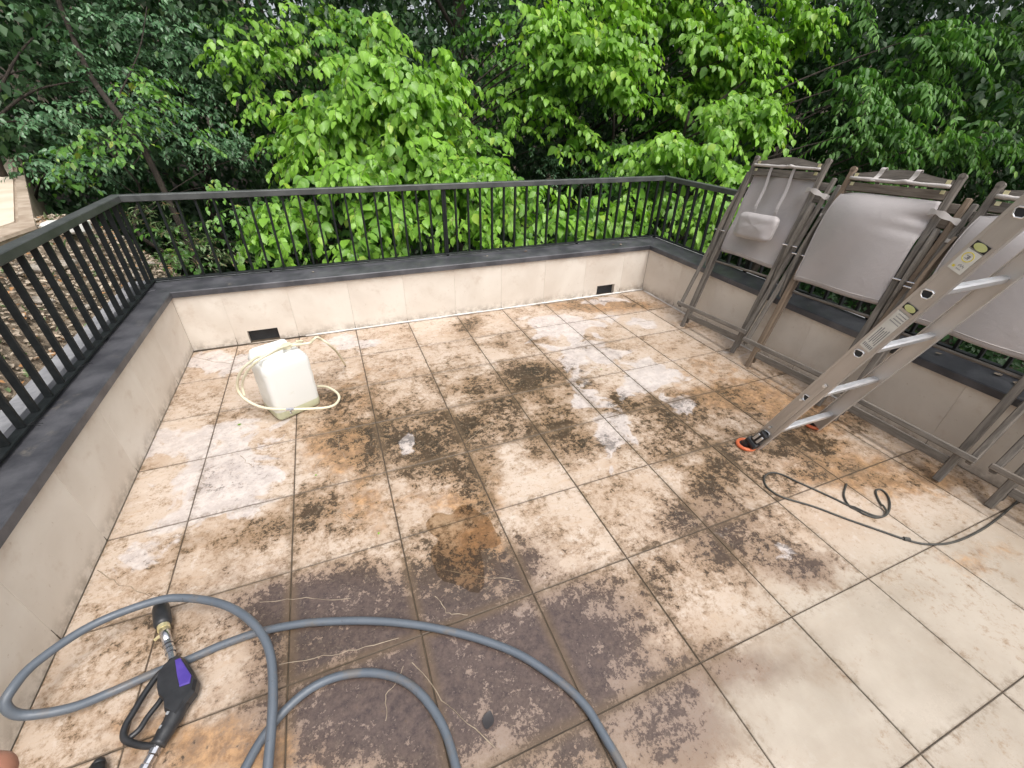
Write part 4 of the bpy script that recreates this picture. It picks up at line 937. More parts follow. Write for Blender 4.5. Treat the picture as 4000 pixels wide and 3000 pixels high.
def slab(poly, z0, z1, name, mat, inset=.006):
    P = G([(x, y, z0) for x, y in poly]); c = sum((Vector(p) for p in P), Vector()) / len(P)
    def sc(k, z): return [(c.x + (p[0] - c.x) * k, c.y + (p[1] - c.y) * k, z) for p in P]
    return loft([sc(.90, z0), sc(1, z0 + inset), sc(1, z1 - inset), sc(.90, z1)]).obj(name, mat, gun)
slab(out[:8] + out[11:], .014, .066, 'gun_body', M['black'], .012)
MB().tube(G(smooth_path([(0.600, -2.655, .04), (0.590, -2.69, .04), (0.574, -2.725, .04), (0.562, -2.752, .04)], 3)), [.026] * 4 + [.024] * 3 + [.022] * 3, 12).obj('handle', M['black'], gun, True)
for p in ((0.585, -2.684, .063), (0.574, -2.716, .061)): MB().box(G([p])[0], (.020, .009, .003), Matrix.Rotation(R(-25), 3, 'Z'), .001).obj('handle_mark', M['ink'], gun)
MB().tube(G(smooth_path([(0.545, -2.518, .04), (0.518, -2.529, .04), (0.491, -2.575, .04), (0.472, -2.626, .04), (0.460, -2.66, .04), (0.463, -2.69, .04), (0.485, -2.714, .04), (0.530, -2.741, .04), (0.562, -2.750, .04)], 5)), 0.0095, 8).obj('trigger_guard', M['black'], gun, True)
MB().tube(G(smooth_path([(0.548, -2.590, .04), (0.539, -2.623, .04), (0.516, -2.657, .04), (0.502, -2.686, .04), (0.482, -2.700, .04)], 5)), 0.0082, 8).obj('trigger', M['black'], gun, True)
slab([(0.568, -2.520), (0.583, -2.518), (0.606, -2.556), (0.628, -2.592), (0.628, -2.616), (0.600, -2.616), (0.585, -2.575)], .065, .0705, 'violet_plate', M['purple'], .0015)
for a, b_, r in (((0.556, -2.752), (0.550, -2.768), .0165), ((0.549, -2.770), (0.541, -2.788), .0140), ((0.540, -2.790), (0.534, -2.806), .0165), ((0.533, -2.808), (0.526, -2.825), .014), ((0.525, -2.827), (0.518, -2.85), .016)):
    MB().tube(G([(*a, .03), (*b_, .03)]), r, 10).obj('fitting', M['chrome'], gun)
# yellow and black tool at the lower edge
tl = thing('yellow_tool', 'yellow and black plastic tool at the lower left edge, beside the spray gun', 'tool', (0.40, -2.735, 0))
MB().tube([(.012, -.005, .030), (.018, -.045, .030)], [.020, .024], 12).obj('knob', M['black'], tl, True)
MB().tube([(.010, .012, .026), (.012, -.006, .028)], [.012, .020], 12).obj('knob', M['black'], tl, True)
MB().box((-.022, -.035, .016), (.058, .062, .024), Matrix.Rotation(R(-14), 3, 'Z'), .005).obj('tool_body', M['yellow'], tl)

# ---------------------------------------------------------------- debris on the floor
def debris(x, y, L, ang, mat, curl=.4):
    vs = []; fs = []; n = 6
    for i in range(n + 1):
        t_ = i / n; w_ = L * .38 * math.sin(math.pi * min(.97, t_ * .92 + .06)); z = .003 + L * .22 * curl * (2 * t_ - 1) ** 2
        vs += [(L * (t_ - .5), -w_, z + w_ * curl * .5), (L * (t_ - .5), 0, z), (L * (t_ - .5), w_, z + w_ * curl * .4)]
        if i: k = 3 * i; fs += [(k - 3, k, k + 1, k - 2), (k - 2, k + 1, k + 2, k - 1)]
    me = MB().add(vs, fs).mesh('leaf', True); a = me.color_attributes.new('tint', 'FLOAT_COLOR', 'POINT')
    a.data.foreach_set('color', np.tile([random.random(), random.random() * .9, 0, 1], len(vs)).astype(np.float32))
    o = link('fallen_leaf', me, None, mat); o.location = (x, y, 0.001); o.rotation_euler = (0, 0, ang); return o
tag(debris(1.493, -3.037, .050, 1.0, M['dark_dead'], .25), 'curled dark dead leaf on the stained tiles between the hose loops', 'leaf')
tag(debris(0.585, -1.09, .022, .3, M['lime_leaf']), 'tiny yellow-green leaf on the tiles left of the canister', 'leaf')
for i in range(14):
    x = random.uniform(.3, 4.2); y = random.uniform(-2.6, -.1)
    tag(debris(x, y, random.uniform(.007, .015), random.uniform(0, 6.28), random.choice([M['lime_leaf'], M['dead_leaf'], M['dead_leaf']]), .5), 'tiny leaf scrap lying on the stained terrace tiles', 'leaf', 'leaf scraps on the tiles')
for i in range(9):
    s_ = i % 2; x = xr - .1 + random.uniform(-.07, .03) if s_ else random.uniform(.3, 4.3); y = random.uniform(-3, 0) if s_ else YB + .1 + random.uniform(-.04, .06)
    o_ = debris(x, y, random.uniform(.02, .04), random.uniform(0, 6.28), M['dead_leaf'], .6); o_.location.z = .489
    tag(o_, 'small fallen leaf lying on the dark wall coping', 'leaf', 'leaves on the coping')
# ---------------------------------------------------------------- foliage
LT = np.array([(0, 0, 0), (.25, -.40, .05), (.25, .40, .05), (.28, 0, -.01), (.62, -.36, .01), (.62, .36, .01), (.62, 0, -.06), (1, 0, -.20)])
LF = np.array([(0, 1, 3), (0, 3, 2), (1, 4, 6), (1, 6, 3), (3, 6, 5), (3, 5, 2), (4, 7, 6), (6, 7, 5)], dtype=np.int32)
def norm(a): return a / np.maximum(np.linalg.norm(a, axis=-1, keepdims=True), 1e-9)
LT2 = np.array([(0, 0, 0), (.42, -.42, .04), (.42, .42, .04), (1, 0, -.10)]); LF2 = np.array([(0, 1, 3), (0, 3, 2)], dtype=np.int32)
def outside(P):      # nothing grows through the parapet or over the terrace
    return ~((P[:, 0] > -.16) & (P[:, 0] < 4.72) & (P[:, 1] < .44))
def leaves_obj(name, P, D, N, L, wid, tint, mat, parent=None, LT=LT, LF=LF):
    nv = len(LT); n = len(P); D = norm(D); Sd = norm(np.cross(N, D)); U = np.cross(D, Sd)
    L = L[:, None, None]
    V = P[:, None] + L * (LT[None, :, 0:1] * D[:, None] + wid * LT[None, :, 1:2] * Sd[:, None] + LT[None, :, 2:3] * U[:, None])
    V = V.reshape(-1, 3); F = (LF[None] + (np.arange(n) * nv)[:, None, None]).reshape(-1, 3).astype(np.int32)
    me = bpy.data.meshes.new(name); me.vertices.add(len(V)); me.vertices.foreach_set('co', V.astype(np.float32).ravel())
    me.loops.add(F.size); me.loops.foreach_set('vertex_index', F.ravel())
    me.polygons.add(len(F)); me.polygons.foreach_set('loop_start', (np.arange(len(F)) * 3).astype(np.int32))
    me.polygons.foreach_set('use_smooth', np.ones(len(F), dtype=bool))
    me.update(calc_edges=True)
    c = np.ones((n, nv, 4), dtype=np.float32); c[:, :, 0] = tint[:, None]; c[:, :, 1] = rng.random(n)[:, None]
    a = me.color_attributes.new('tint', 'FLOAT_COLOR', 'POINT'); a.data.foreach_set('color', c.ravel())
    return link(name, me, parent, mat)
def shoots(centres, hr, vr, counts, trunk, per, size, droop=.6, slen=(.28, .55), spread=.75, tip=1.0):
    """leafy shoots filling ellipsoids; every shoot grows outwards from the trunk axis, arches and hangs."""
    P, D, N, L, Tn, tw = [], [], [], [], [], []
    for c, a, b_, k in zip(centres, hr, vr, counts):
        for _ in range(int(k)):
            q = rng.normal(size=3); q /= np.linalg.norm(q); q *= rng.random() ** .45
            o = np.array(c) + q * np.array([a, a, b_])
            out = o[:2] - np.array(trunk[:2]); out = out / max(np.linalg.norm(out), .2) + rng.normal(size=2) * .75; out /= np.linalg.norm(out)
            h = np.array([out[0], out[1], 0]); sd = np.array([-h[1], h[0], 0]); ln = rng.uniform(*slen); up0 = rng.uniform(.1, .55)
            m = max(4, int(per * ln / .42 * rng.uniform(.8, 1.2))); roll = rng.normal() * .3
            t = (np.arange(m) + .5) / m
            pt = o + h * (t * ln)[:, None] + np.array([0, 0, 1]) * ((up0 * t - (.35 + droop * .55) * t * t) * ln)[:, None] + sd * (roll * t * t * ln)[:, None]
            tg = h * 1.0 + np.array([0, 0, 1]) * (up0 - 2 * (.35 + droop * .55) * t)[:, None]
            s = np.where(np.arange(m) % 2 == 0, 1.0, -1.0)[:, None]
            d = norm(tg) * (.45 + .5 * t[:, None] ** 2) + sd * s * spread * (1 - .45 * t[:, None]) + np.array([0, 0, -1]) * (droop * rng.uniform(.5, 1.5, m))[:, None] + rng.normal(size=(m, 3)) * .28
            d = norm(d)
            nrm = np.array([0, 0, 1.0]) + h * .45 + sd * s * .2 + rng.normal(size=(m, 3)) * .40
            ok = outside(pt + d * .1); pt, d, nrm, t = pt[ok], d[ok], nrm[ok], t[ok]; m = len(pt)
            if m < 2: continue
            P.append(pt + d * .012); D.append(d); N.append(nrm)
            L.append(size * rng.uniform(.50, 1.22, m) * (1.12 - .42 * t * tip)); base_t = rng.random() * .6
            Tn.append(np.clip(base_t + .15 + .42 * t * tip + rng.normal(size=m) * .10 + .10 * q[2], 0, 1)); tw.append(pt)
    return np.concatenate(P), np.concatenate(D), np.concatenate(N), np.concatenate(L), np.concatenate(Tn), tw
def twig_mesh(tw, r, parent):
    V, F = [], []; k = 0
    for pt in tw:
        m = len(pt)
        for i, p in enumerate(pt):
            rr = r * (1.1 - .8 * i / m); V += [p + np.array([rr, 0, 0]), p + np.array([-rr * .5, rr * .87, 0]), p + np.array([-rr * .5, -rr * .87, 0])]
            if i: F += [(k - 3, k, k + 1, k - 2), (k - 2, k + 1, k + 2, k - 1), (k - 1, k + 2, k, k - 3)]
            k += 3
    me = bpy.data.meshes.new('twigs'); me.from_pydata([tuple(v) for v in V], [], F); me.update()
    o = link('twigs', me, parent, M['twig']); o['kind'] = 'stuff'; return o
def make_tree(label, cat, clumps, trunk, mat, per, size, wid=.78, droop=.6, slen=(.28, .55), mul=1.0, trunk_r=.07, top=None, group=None, spread=.75, name='tree', limbs=True):
    clumps = np.array(clumps, dtype=float); tx, ty = trunk; tz = float(terrain_h(np.array([tx]), np.array([ty]))[0])
    t = thing(name, label, cat, (0, 0, 0), group); t.location = (tx, ty, tz); off = Vector((-tx, -ty, -tz))
    cnt = np.maximum(1, np.round(clumps[:, 5] * mul)).astype(int)
    P, D, N, L, Tn, tw = shoots(clumps[:, :3], clumps[:, 3], clumps[:, 4], cnt, (tx, ty), per, size, droop, slen, spread)
    P = P + np.array(off)
    leaves_obj('crown', P, D, N, L, wid, Tn, mat, t)
    twig_mesh([p + np.array(off) for p in tw], .004, t)
    if limbs:
        zt = (top if top is not None else clumps[:, 2].max() * .62 + tz * .0) - tz; n = 12
        ax = [Vector((.10 * math.sin(i * .9 + tx), .10 * math.cos(i * 1.1 + ty) - .10, zt * i / n)) for i in range(n + 1)]
        MB().tube(smooth_path(ax, 2), [trunk_r * (1.15 - .95 * i / (2 * n)) for i in range(2 * n + 1)], 10).obj('trunk', M['bark'], t, True)
        for c in clumps[:, :5]:
            e = Vector(c[:3]) + off; zz = max(.15 * zt, min(zt * .95, e.z - .45 * math.hypot(e.x, e.y))); i = min(n - 1, int(zz / zt * n)); s0 = ax[i].copy(); s0.z = zz
            mid = s0.lerp(e, .5) + Vector((random.uniform(-.08, .08), random.uniform(-.08, .08), .12))
            MB().tube(smooth_path([s0, mid, e], 5), [trunk_r * .26 * (1 - .85 * j / 10) for j in range(11)], 6).obj('branch', M['bark'], t, True)
    return t
CL = {'A':[(2.221, 2.94, 2.281, 0.15, 0.27, 8), (2.06, 2.736, 1.893, 0.41, 0.32, 18), (2.346, 2.416, 1.606, 0.54, 0.41, 26), (1.686, 2.76, 1.521, 0.5, 0.33, 18), (1.358, 2.666, 1.191, 0.5, 0.25, 14), (2.356, 2.128, 1.199, 0.49, 0.27, 16), (1.759, 2.225, 0.982, 0.7, 0.19, 16), (2.821, 2.696, 1.919, 0.2, 0.34, 8), (1.013, 2.095, 0.536, 0.48, 0.21, 14), (0.74, 1.97, 0.379, 0.21, 0.16, 4), (2.081, 1.844, 0.628, 0.59, 0.24, 18), (1.689, 1.544, 0.335, 0.31, 0.11, 5), (2.603, 1.856, 0.956, 0.38, 0.22, 9), (1.092, 5.022, 2.377, 0.74, 0.4, 14), (0.519, 5.017, 2.028, 0.4, 0.3, 7), (1.785, 5.321, 2.664, 0.77, 0.32, 10), (0.931, 4.282, 1.59, 0.39, 0.23, 4)],
'B':[(2.988, 2.005, 1.03, 0.56, 0.17, 12), (3.099, 1.486, 0.537, 0.61, 0.28, 18), (3.353, 1.695, 0.803, 0.51, 0.14, 9), (3.376, 3.038, 1.264, 0.45, 0.23, 6), (4.371, 3.231, 1.578, 0.61, 0.31, 9), (4.461, 3.052, 2.299, 0.44, 0.31, 12), (5.031, 2.787, 2.259, 0.63, 0.38, 20), (5.247, 2.463, 1.923, 0.38, 0.28, 10), (6.17, 3.607, 2.819, 0.77, 0.28, 12), (4.752, 2.736, 1.28, 0.4, 0.23, 6), (4.225, 1.133, 0.516, 0.67, 0.25, 18), (3.762, 0.934, 0.326, 0.54, 0.12, 7), (3.221, 3.925, 1.52, 0.35, 0.35, 4)],
'C':[(5.751, 1.276, 1.261, 0.58, 0.29, 18), (6.438, 1.476, 1.587, 0.55, 0.3, 16), (6.656, 1.193, 1.496, 0.24, 0.33, 8), (6.834, 2.299, 2.263, 0.58, 0.49, 18), (6.704, 3.073, 2.741, 0.55, 0.31, 9), (6.988, 1.748, 1.935, 0.28, 0.31, 8), (7.523, 1.937, 2.523, 0.25, 0.16, 5), (7.568, 1.749, 2.65, 0.17, 0.18, 5), (5.446, 0.908, 0.736, 0.69, 0.26, 18), (5.755, 0.583, 0.455, 0.34, 0.34, 12), (6.18, 0.748, 0.944, 0.34, 0.17, 7), (5.414, 1.743, 1.175, 0.37, 0.25, 7), (6.249, 2.619, 1.819, 0.41, 0.27, 5)],
'D':[(-1.528, 5.424, 2.501, 0.91, 0.36, 22), (-0.551, 5.519, 2.48, 0.84, 0.45, 24), (-1.989, 5.22, 1.934, 0.55, 0.36, 14), (-1.168, 4.821, 1.851, 0.61, 0.36, 20), (-0.227, 5.316, 2.012, 0.54, 0.47, 16), (-0.719, 4.867, 1.445, 0.58, 0.39, 16), (-1.763, 4.235, 1.395, 0.51, 0.28, 14), (-0.29, 4.753, 1.17, 0.6, 0.4, 14), (-1.493, 3.558, 0.956, 0.32, 0.22, 8), (0.115, 4.84, 0.981, 0.42, 0.35, 8), (-1.49, 5.359, 0.77, 0.63, 0.28, 8)],
'G':[(-1.005, 3.244, 1.165, 0.36, 0.21, 12), (-0.505, 3.747, 1.814, 0.24, 0.19, 8), (-0.68, 3.58, 1.471, 0.24, 0.22, 8), (-0.289, 3.55, 1.661, 0.19, 0.14, 4), (-1.272, 3.375, 0.825, 0.32, 0.11, 4), (-0.124, 3.48, 1.29, 0.17, 0.17, 3), (0.8, 3.503, 1.134, 0.18, 0.18, 3), (0.322, 2.16, 0.587, 0.18, 0.11, 5), (0.075, 3.04, 0.778, 0.17, 0.11, 3)],
'E':[(7.947, 0.629, 1.5, 0.41, 0.36, 14), (8.441, 0.777, 2.007, 0.36, 0.36, 12), (7.837, 1.019, 1.993, 0.3, 0.3, 8), (8.687, 0.854, 2.536, 0.4, 0.23, 12), (8.269, 1.878, 2.662, 0.38, 0.32, 8), (9.973, 0.881, 2.521, 0.5, 0.37, 14), (9.927, 0.39, 1.79, 0.5, 0.44, 16), (8.961, 0.246, 1.419, 0.6, 0.24, 14), (7.568, 0.018, 0.945, 0.34, 0.17, 4)],
'H':[(8.775, 1.649, 1.339, 0.64, 0.57, 24), (9.732, 1.141, 1.181, 1.07, 0.43, 30), (10.601, 0.482, 1.039, 0.77, 0.42, 24), (9.01, 2.462, 2.075, 0.6, 0.52, 16), (10.123, 2.454, 2.726, 1.12, 0.6, 30), (11.542, 1.536, 2.256, 0.97, 0.75, 30), (7.698, 1.118, 0.791, 0.53, 0.27, 12), (9.812, -0.385, 0.464, 0.51, 0.51, 14), (8.972, 0.336, 0.429, 1.0, 0.27, 14)],
'K':[(4.881, 2.888, 0.837, 0.64, 0.29, 16), (4.589, 3.13, 1.01, 0.36, 0.21, 8), (0.219, 5.585, 1.188, 0.45, 0.45, 10), (5.158, 2.336, 0.581, 0.42, 0.21, 8), (1.226, 3.667, 0.147, 0.83, 0.35, 12), (-0.259, 2.779, 0.206, 0.67, 0.28, 14), (0.766, 2.023, 0.101, 0.59, 0.16, 8), (5.099, 1.516, 0.108, 0.78, 0.19, 8)],
'P':[(-0.331, 1.953, 0.641, 0.21, 0.21, 16), (-0.09, 1.585, 0.441, 0.23, 0.16, 14), (-0.254, 1.437, 0.317, 0.18, 0.09, 8), (0.18, 1.397, 0.333, 0.27, 0.09, 8)]}
A, B, C_ = CL['A'], CL['B'], CL['C']
B = B + [(x_, y_ + .25, z_ + .35, a_, b__, n_) for x_, y_, z_, a_, b__, n_ in B[4:9]]; C_ = C_ + [(x_, y_ + .3, z_ + .4, a_, b__, n_) for x_, y_, z_, a_, b__, n_ in C_[3:7]]
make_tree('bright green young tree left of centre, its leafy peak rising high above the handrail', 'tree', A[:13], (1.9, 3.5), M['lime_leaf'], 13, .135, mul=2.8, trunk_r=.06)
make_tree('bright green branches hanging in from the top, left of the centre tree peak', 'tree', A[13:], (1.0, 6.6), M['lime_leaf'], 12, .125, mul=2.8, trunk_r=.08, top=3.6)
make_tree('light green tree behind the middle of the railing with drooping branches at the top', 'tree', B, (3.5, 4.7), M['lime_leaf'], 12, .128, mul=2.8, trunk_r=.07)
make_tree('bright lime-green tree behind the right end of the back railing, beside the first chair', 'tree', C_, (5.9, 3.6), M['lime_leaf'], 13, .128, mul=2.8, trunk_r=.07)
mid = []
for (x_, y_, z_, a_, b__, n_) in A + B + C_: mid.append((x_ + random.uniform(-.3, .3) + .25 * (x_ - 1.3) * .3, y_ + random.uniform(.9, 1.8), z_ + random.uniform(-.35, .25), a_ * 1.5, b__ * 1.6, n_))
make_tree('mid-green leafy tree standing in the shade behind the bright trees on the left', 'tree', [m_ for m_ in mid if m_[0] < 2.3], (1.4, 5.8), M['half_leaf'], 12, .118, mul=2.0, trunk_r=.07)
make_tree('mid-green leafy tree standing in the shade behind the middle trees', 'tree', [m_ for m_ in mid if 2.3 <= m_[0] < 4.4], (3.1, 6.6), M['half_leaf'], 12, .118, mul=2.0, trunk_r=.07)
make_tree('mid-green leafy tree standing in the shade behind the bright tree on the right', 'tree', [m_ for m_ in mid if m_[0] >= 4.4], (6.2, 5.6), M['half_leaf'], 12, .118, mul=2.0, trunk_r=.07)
D = CL['D']; G_ = CL['G']; E_ = CL['E']; H = CL['H']; K = CL['K']; PP = CL['P']
make_tree('dark bluish-green tree with small leaves filling the upper left corner', 'tree', [c for i, c in enumerate(D) if i in (0, 2, 3, 6, 8)], (-2.4, 4.6), M['blue_leaf'], 16, .074, .62, .35, (.3, .55), 3.4, .09, group=None)
make_tree('dark glossy-leaved tree between the upper left corner and the bright tree', 'tree', [c for i, c in enumerate(D) if i in (1, 4, 5, 7, 9, 10)], (-.6, 6.2), M['blue_leaf'], 16, .078, .62, .35, (.3, .55), 3.2, .08)
make_tree('fresh green shrub growing through the dark trees above the left railing corner', 'shrub', G_, (-.9, 3.6), M['spring_leaf'], 12, .085, .70, .5, (.22, .42), 2.0, .03, name='shrub')
make_tree('feathery mid-green maple with hanging sprays behind the folded chairs', 'tree', E_, (6.2, 2.1), M['acer_leaf'], 17, .115, .46, .75, (.35, .75), 2.8, .09, spread=.9)
make_tree('dark green maple filling the upper right corner behind the chairs', 'tree', H[:4] + H[7:8], (7.6, 1.6), M['dark_acer'], 15, .105, .45, .7, (.35, .7), 2.6, .12, spread=.9)
make_tree('shaded maple deep behind the bright tree on the right', 'tree', H[4:7] + H[8:], (6.8, 3.9), M['dark_acer'], 15, .105, .45, .7, (.35, .7), 2.6, .12, spread=.9)
make_tree('dark evergreen bush in the gap between the middle and the right bright trees', 'bush', K[:2] + K[3:4] + K[7:], (3.6, 5.2), M['blue_leaf'], 14, .062, .45, .4, (.25, .45), 2.0, .04, name='bush')
make_tree('dark low bush behind the left half of the railing', 'bush', [K[2]] + K[4:7], (.9, 4.2), M['mid_leaf'], 13, .080, .62, .4, (.25, .45), 1.8, .04, name='bush')
make_tree('grey-green herb growing at the left corner of the railing', 'plant', PP, (-.25, 1.0), M['herb_leaf'], 15, .060, .30, .3, (.14, .30), 1.9, .01, name='herb_plant', limbs=False)
# big trunk of the tree standing behind the centre
def bare_trunk(label, pts, r, limbs=()):
    o = pts[0]; t = thing('tree', label, 'tree', o)
    P = smooth_path(rel(pts, o), 4); MB().tube(P, [r * (1.1 - .35 * i / len(P)) for i in range(len(P))], 12).obj('trunk', M['bark'], t, True)
    for l in limbs: Q_ = smooth_path(rel(l, o), 4); MB().tube(Q_, [r * .3 * (1.1 - .7 * i / len(Q_)) for i in range(len(Q_))], 7).obj('branch', M['bark'], t, True)
    return t
bare_trunk('tall dark trunk rising behind the centre of the picture, one limb reaching right', [(3.70, 5.6, -2.6), (3.75, 5.7, .26), (3.98, 5.78, 1.86), (4.10, 5.9, 3.31), (4.2, 6.1, 5.4)], .13,
    [[(3.96, 5.71, 1.70), (4.41, 5.44, 1.81), (4.77, 5.18, 1.83)], [(4.05, 5.8, 2.6), (3.6, 5.5, 3.1), (3.2, 5.3, 3.5)]])
bare_trunk('thin leaning reddish trunk in the dark trees at the upper left', [(-.45, 3.4, -.6), (-.60, 3.56, .94), (-.72, 3.73, 1.30), (-1.09, 4.39, 1.84), (-1.29, 4.98, 2.38), (-1.4, 5.4, 3.2)], .034, [[(-.9, 4.05, 1.55), (-.5, 4.3, 2.1), (-.3, 4.6, 2.6)]])
# middle layer and far wood
def cloud(name, n, mat, size, pick, wid=.7, parent=None, layer=.5):
    P = pick(n); h = norm(np.array([1.32, -3.58, 1.6]) - P) * np.array([1, 1, 0]); az = rng.normal(size=(n, 3)) * .7
    D_ = norm(h * .4 + az + np.array([0, 0, -.8])); N_ = h * .5 + np.array([0, 0, 1.0]) + rng.normal(size=(n, 3)) * .35
    o = leaves_obj(name, P, D_, N_, size * rng.uniform(.6, 1.2, n), wid, np.clip(rng.random(n) * .6 + layer * .4, 0, 1), mat, parent, LT2, LF2); return o
def clustered(n, lo, hi, r0, r1, z0, z1, hole=None, nclu=420, cr=.42):
    th = rng.uniform(lo, hi, nclu); rr = rng.uniform(r0, r1, nclu); zz = rng.uniform(z0, z1, nclu)
    c = np.stack([1.32 + rr * np.sin(th), -3.58 + rr * np.cos(th), zz], -1)
    if hole is not None: c = c[hole(th, (zz - 1.64) / rr)]
    k = rng.integers(0, len(c), n); q = rng.normal(size=(n, 3)); q = q / np.linalg.norm(q, axis=1, keepdims=True) * rng.random((n, 1)) ** .5
    return c[k] + q * cr * np.array([1.5, 1.5, .7])
def holes(th, el):
    d1 = ((th - .3356) / .026) ** 2 + ((el - .1306) / .022) ** 2; d2 = ((th - .8315) / .018) ** 2 + ((el - .1245) / .028) ** 2
    return (d1 > 1) & (d2 > 1)
f1 = cloud('woodland', 200000, M['dark_leaf'], .13, lambda n: clustered(n, R(-62), R(82), 8.8, 12.5, -2.8, 7.4, holes, 3400, .50)); f1['kind'] = 'stuff'
tag(f1, 'dense dark green wood filling the background behind the nearer trees', 'woodland')
f3 = cloud('woodland', 60000, M['far_leaf'], .30, lambda n: clustered(n, R(-66), R(86), 13.5, 17, -2.5, 7.5, holes, 1500, .9)); f3['kind'] = 'stuff'
tag(f3, 'farthest layer of the wood, behind the dark trees', 'woodland')
f2 = cloud('undergrowth', 15000, M['mid_leaf'], .10, lambda n: (lambda x, y: np.stack([x, y, terrain_h(x, y) + rng.random(n) ** 2 * .7], -1))(rng.uniform(-.5, 9, n), rng.uniform(2.6, 9, n)), wid=.6, layer=0); f2['kind'] = 'stuff'
tag(f2, 'low ivy and undergrowth covering the ground under the trees', 'undergrowth')
# litter of dead leaves and dry stones on the bank left of the railing
def bank_pts(n, lo=(-5, -4.4), hi=(-.18, 3.2)):
    x = rng.uniform(lo[0], hi[0], n); y = rng.uniform(lo[1], hi[1], n); return x, y
x, y = bank_pts(70000); z = terrain_h(x, y) + .010 + rng.random(len(x)) * .05
D_ = rng.normal(size=(len(x), 3)) * np.array([1, 1, .25]); N_ = np.array([0, 0, 1.0]) + rng.normal(size=(len(x), 3)) * .4
lt = leaves_obj('leaf_litter', np.stack([x, y, z], -1), D_, N_, rng.uniform(.022, .055, len(x)), .55, np.clip(rng.normal(.62, .26, len(x)), 0, 1), M['dead_leaf']); lt['kind'] = 'stuff'
tag(lt, 'pale dead leaves scattered over the bank left of the railing', 'leaf litter')
bk = thing('stone_bank', 'dry stones bedded in the leafy bank seen through the left railing', 'stones', (-1.2, 0, 0))
sm = []
for i in range(7):
    mb = MB(); n = 7; rr = [random.uniform(.7, 1.1) for _ in range(n)]
    lo_ = [(math.cos(2 * math.pi * k / n) * rr[k] * .5, math.sin(2 * math.pi * k / n) * rr[k] * .32, -.12) for k in range(n)]
    hi_ = [(p[0] * .86 + random.uniform(-.03, .03), p[1] * .86, .10 + random.uniform(-.03, .03)) for p in lo_]
    sm.append(loft([lo_, [(p[0] * 1.04, p[1] * 1.04, 0) for p in lo_], hi_]).mesh('stone'))
sp_ = []
for i in range(110):
    x_, y_ = random.uniform(-2.6, -.26), random.uniform(-2.6, 2.4); s_ = random.uniform(.07, .24)
    if any((x_ - a) ** 2 + (y_ - b_) ** 2 < ((s_ + c) * .36) ** 2 for a, b_, c in sp_): continue
    sp_.append((x_, y_, s_)); o = link('stone', random.choice(sm), bk, M['stone']); o.scale = (s_, s_, s_ * random.uniform(.5, .9))
    o.location = (x_ + 1.2, y_, float(terrain_h(np.array([x_]), np.array([y_]))[0]) + s_ * .08); o.rotation_euler = (random.uniform(-.3, .3), random.uniform(-.3, .3), random.uniform(-.5, .5))
x, y = bank_pts(1600, (-2.8, -2.5), (-.2, 3.0)); z = terrain_h(x, y) + .02
D_ = rng.normal(size=(len(x), 3)) * np.array([1, 1, .2]) + np.array([0, 0, .8]); N_ = rng.normal(size=(len(x), 3)) + np.array([0, 0, .8])
wd = leaves_obj('weeds', np.stack([x, y, z], -1), D_, N_, rng.uniform(.03, .09, len(x)), .35, rng.random(len(x)), M['herb_leaf']); wd['kind'] = 'stuff'; tag(wd, 'small green weeds between the stones of the bank', 'weeds')
# ---------------------------------------------------------------- flat-topped garden wall on the left
gw = thing('garden_wall', 'flat-topped beige plastered wall with a rough tan rim at the left edge of the picture', 'wall', (-2.2, 3.8, 0))
top_ = [(-0.90, 1.18), (-3.38, 7.15), (-5.6, 8.6), (-5.2, 2.6), (-2.2, 0.45), (-1.0, 0.50)]
def inset(P, d):
    c = Vector((sum(p[0] for p in P) / len(P), sum(p[1] for p in P) / len(P))); return [tuple(Vector(p) + (c - Vector(p)).normalized() * d) for p in P]
O_ = (-2.2, 3.8)
def lv(P, z): return [(p[0] - O_[0], p[1] - O_[1], z) for p in P]
loft([lv(top_, -1.5), lv(top_, .745)]).obj('wall_body', M['rim'], gw)
n_ = len(top_); i1 = inset(top_, .24); i2 = inset(top_, .32)
def ringm(Pa, za, Pb, zb, name, mat):
    vs = lv(Pa, za) + lv(Pb, zb); MB().add(vs, [(i, (i + 1) % n_, n_ + (i + 1) % n_, n_ + i) for i in range(n_)]).obj(name, mat, gw)
mb = MB(); A0 = lv(inset(top_, -.02), .742); A1 = lv(inset(top_, -.01), .765); A2 = lv(i1, .768); A3 = lv(i1, .74)
mb.add(A0 + A1 + A2 + A3, [(k * n_ + i, k * n_ + (i + 1) % n_, (k + 1) * n_ + (i + 1) % n_, (k + 1) * n_ + i) for k in range(3) for i in range(n_)]).obj('rim', M['rim'], gw)
ii = inset(top_, .32)
MB().add(lv(ii, .752), [tuple(range(n_))]).obj('cap', M['plaster'], gw)
loft([lv(ii, .70), lv(ii, .762)]).obj('cap_slab', M['plaster'], gw)
o_ = MB().box((0, 0, 0), (.30, .16, .10), None, .02).obj('white_stone', M['white'], None); o_.location = (-.80, 1.40, .70)
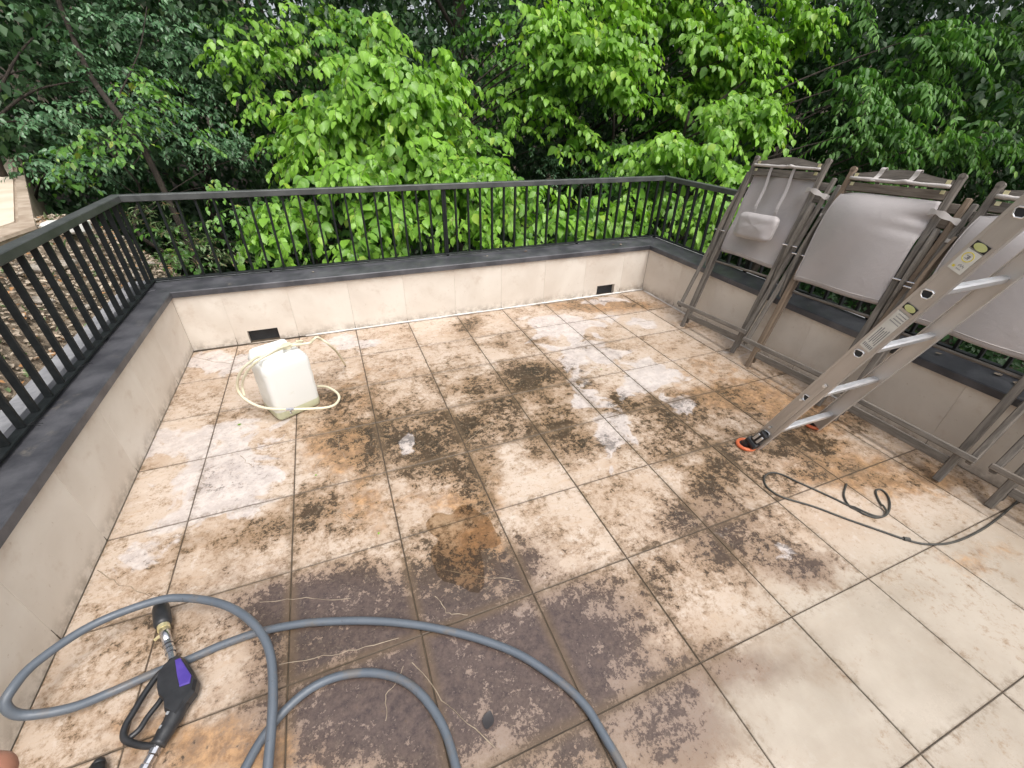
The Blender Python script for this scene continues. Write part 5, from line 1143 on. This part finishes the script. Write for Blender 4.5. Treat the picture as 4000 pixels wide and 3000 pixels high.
tag(o_, 'white stone block lying at the corner of the plastered wall behind the left handrail', 'stone')
# ---------------------------------------------------------------- the photographer's hand at the lower left
def skin_chain(V, E, Rr, root=0):
    me = bpy.data.meshes.new('hand'); me.from_pydata(V, E, []); o = link('person', me, None, M['skin']); md = o.modifiers.new('skin', 'SKIN'); md.use_smooth_shade = True
    for i, r in enumerate(Rr): me.skin_vertices[0].data[i].radius = (r, r)
    me.skin_vertices[0].data[root].use_root = True
    o.modifiers.new('sub', 'SUBSURF').levels = 2; o.modifiers['sub'].render_levels = 2; return o
F_ = Vector((-.03, .06, .02))
SH_ = Vector((-0.0249, 0.0076, -0.0039))
V = [(0.62, -3.95, .90), (0.74, -3.78, 1.00), (0.86, -3.62, 1.09), (0.91, -3.54, 1.13), (0.945, -3.475, 1.165)]; Rr = [.045, .040, .030, .032, .030]; E_s = [(0, 1), (1, 2), (2, 3), (3, 4)]
base_pts = [((0.975, -3.445, 1.185), (1.005, -3.395, 1.215), (1.030, -3.352, 1.222), (1.040, -3.325, 1.212)), ((0.955, -3.430, 1.165), (0.985, -3.375, 1.190), (1.005, -3.335, 1.188), (1.012, -3.31, 1.175)),
            ((0.935, -3.430, 1.140), (0.955, -3.375, 1.160), (0.975, -3.34, 1.155), (0.98, -3.32, 1.14)), ((0.92, -3.44, 1.115), (0.93, -3.40, 1.125), (0.94, -3.37, 1.12), (0.945, -3.355, 1.11))]
for fi, ch in enumerate(base_pts):
    pv = 4
    for j, p in enumerate(ch):
        V.append(p); E_s.append((pv, len(V) - 1)); pv = len(V) - 1; Rr.append([.020, .019, .018, .015][j] * (1 - .06 * fi))
pv = 3
for j, p in enumerate(((0.945, -3.52, 1.165), (0.985, -3.49, 1.200), (1.015, -3.465, 1.22))):
    V.append(p); E_s.append((pv, len(V) - 1)); pv = len(V) - 1; Rr.append([.015, .012, .010][j])
V = [tuple(Vector(p) + SH_) for p in V]
ho = skin_chain(V, E_s, Rr, 2)
tag(ho, 'bare hand of the photographer just entering the lower left corner', 'person')
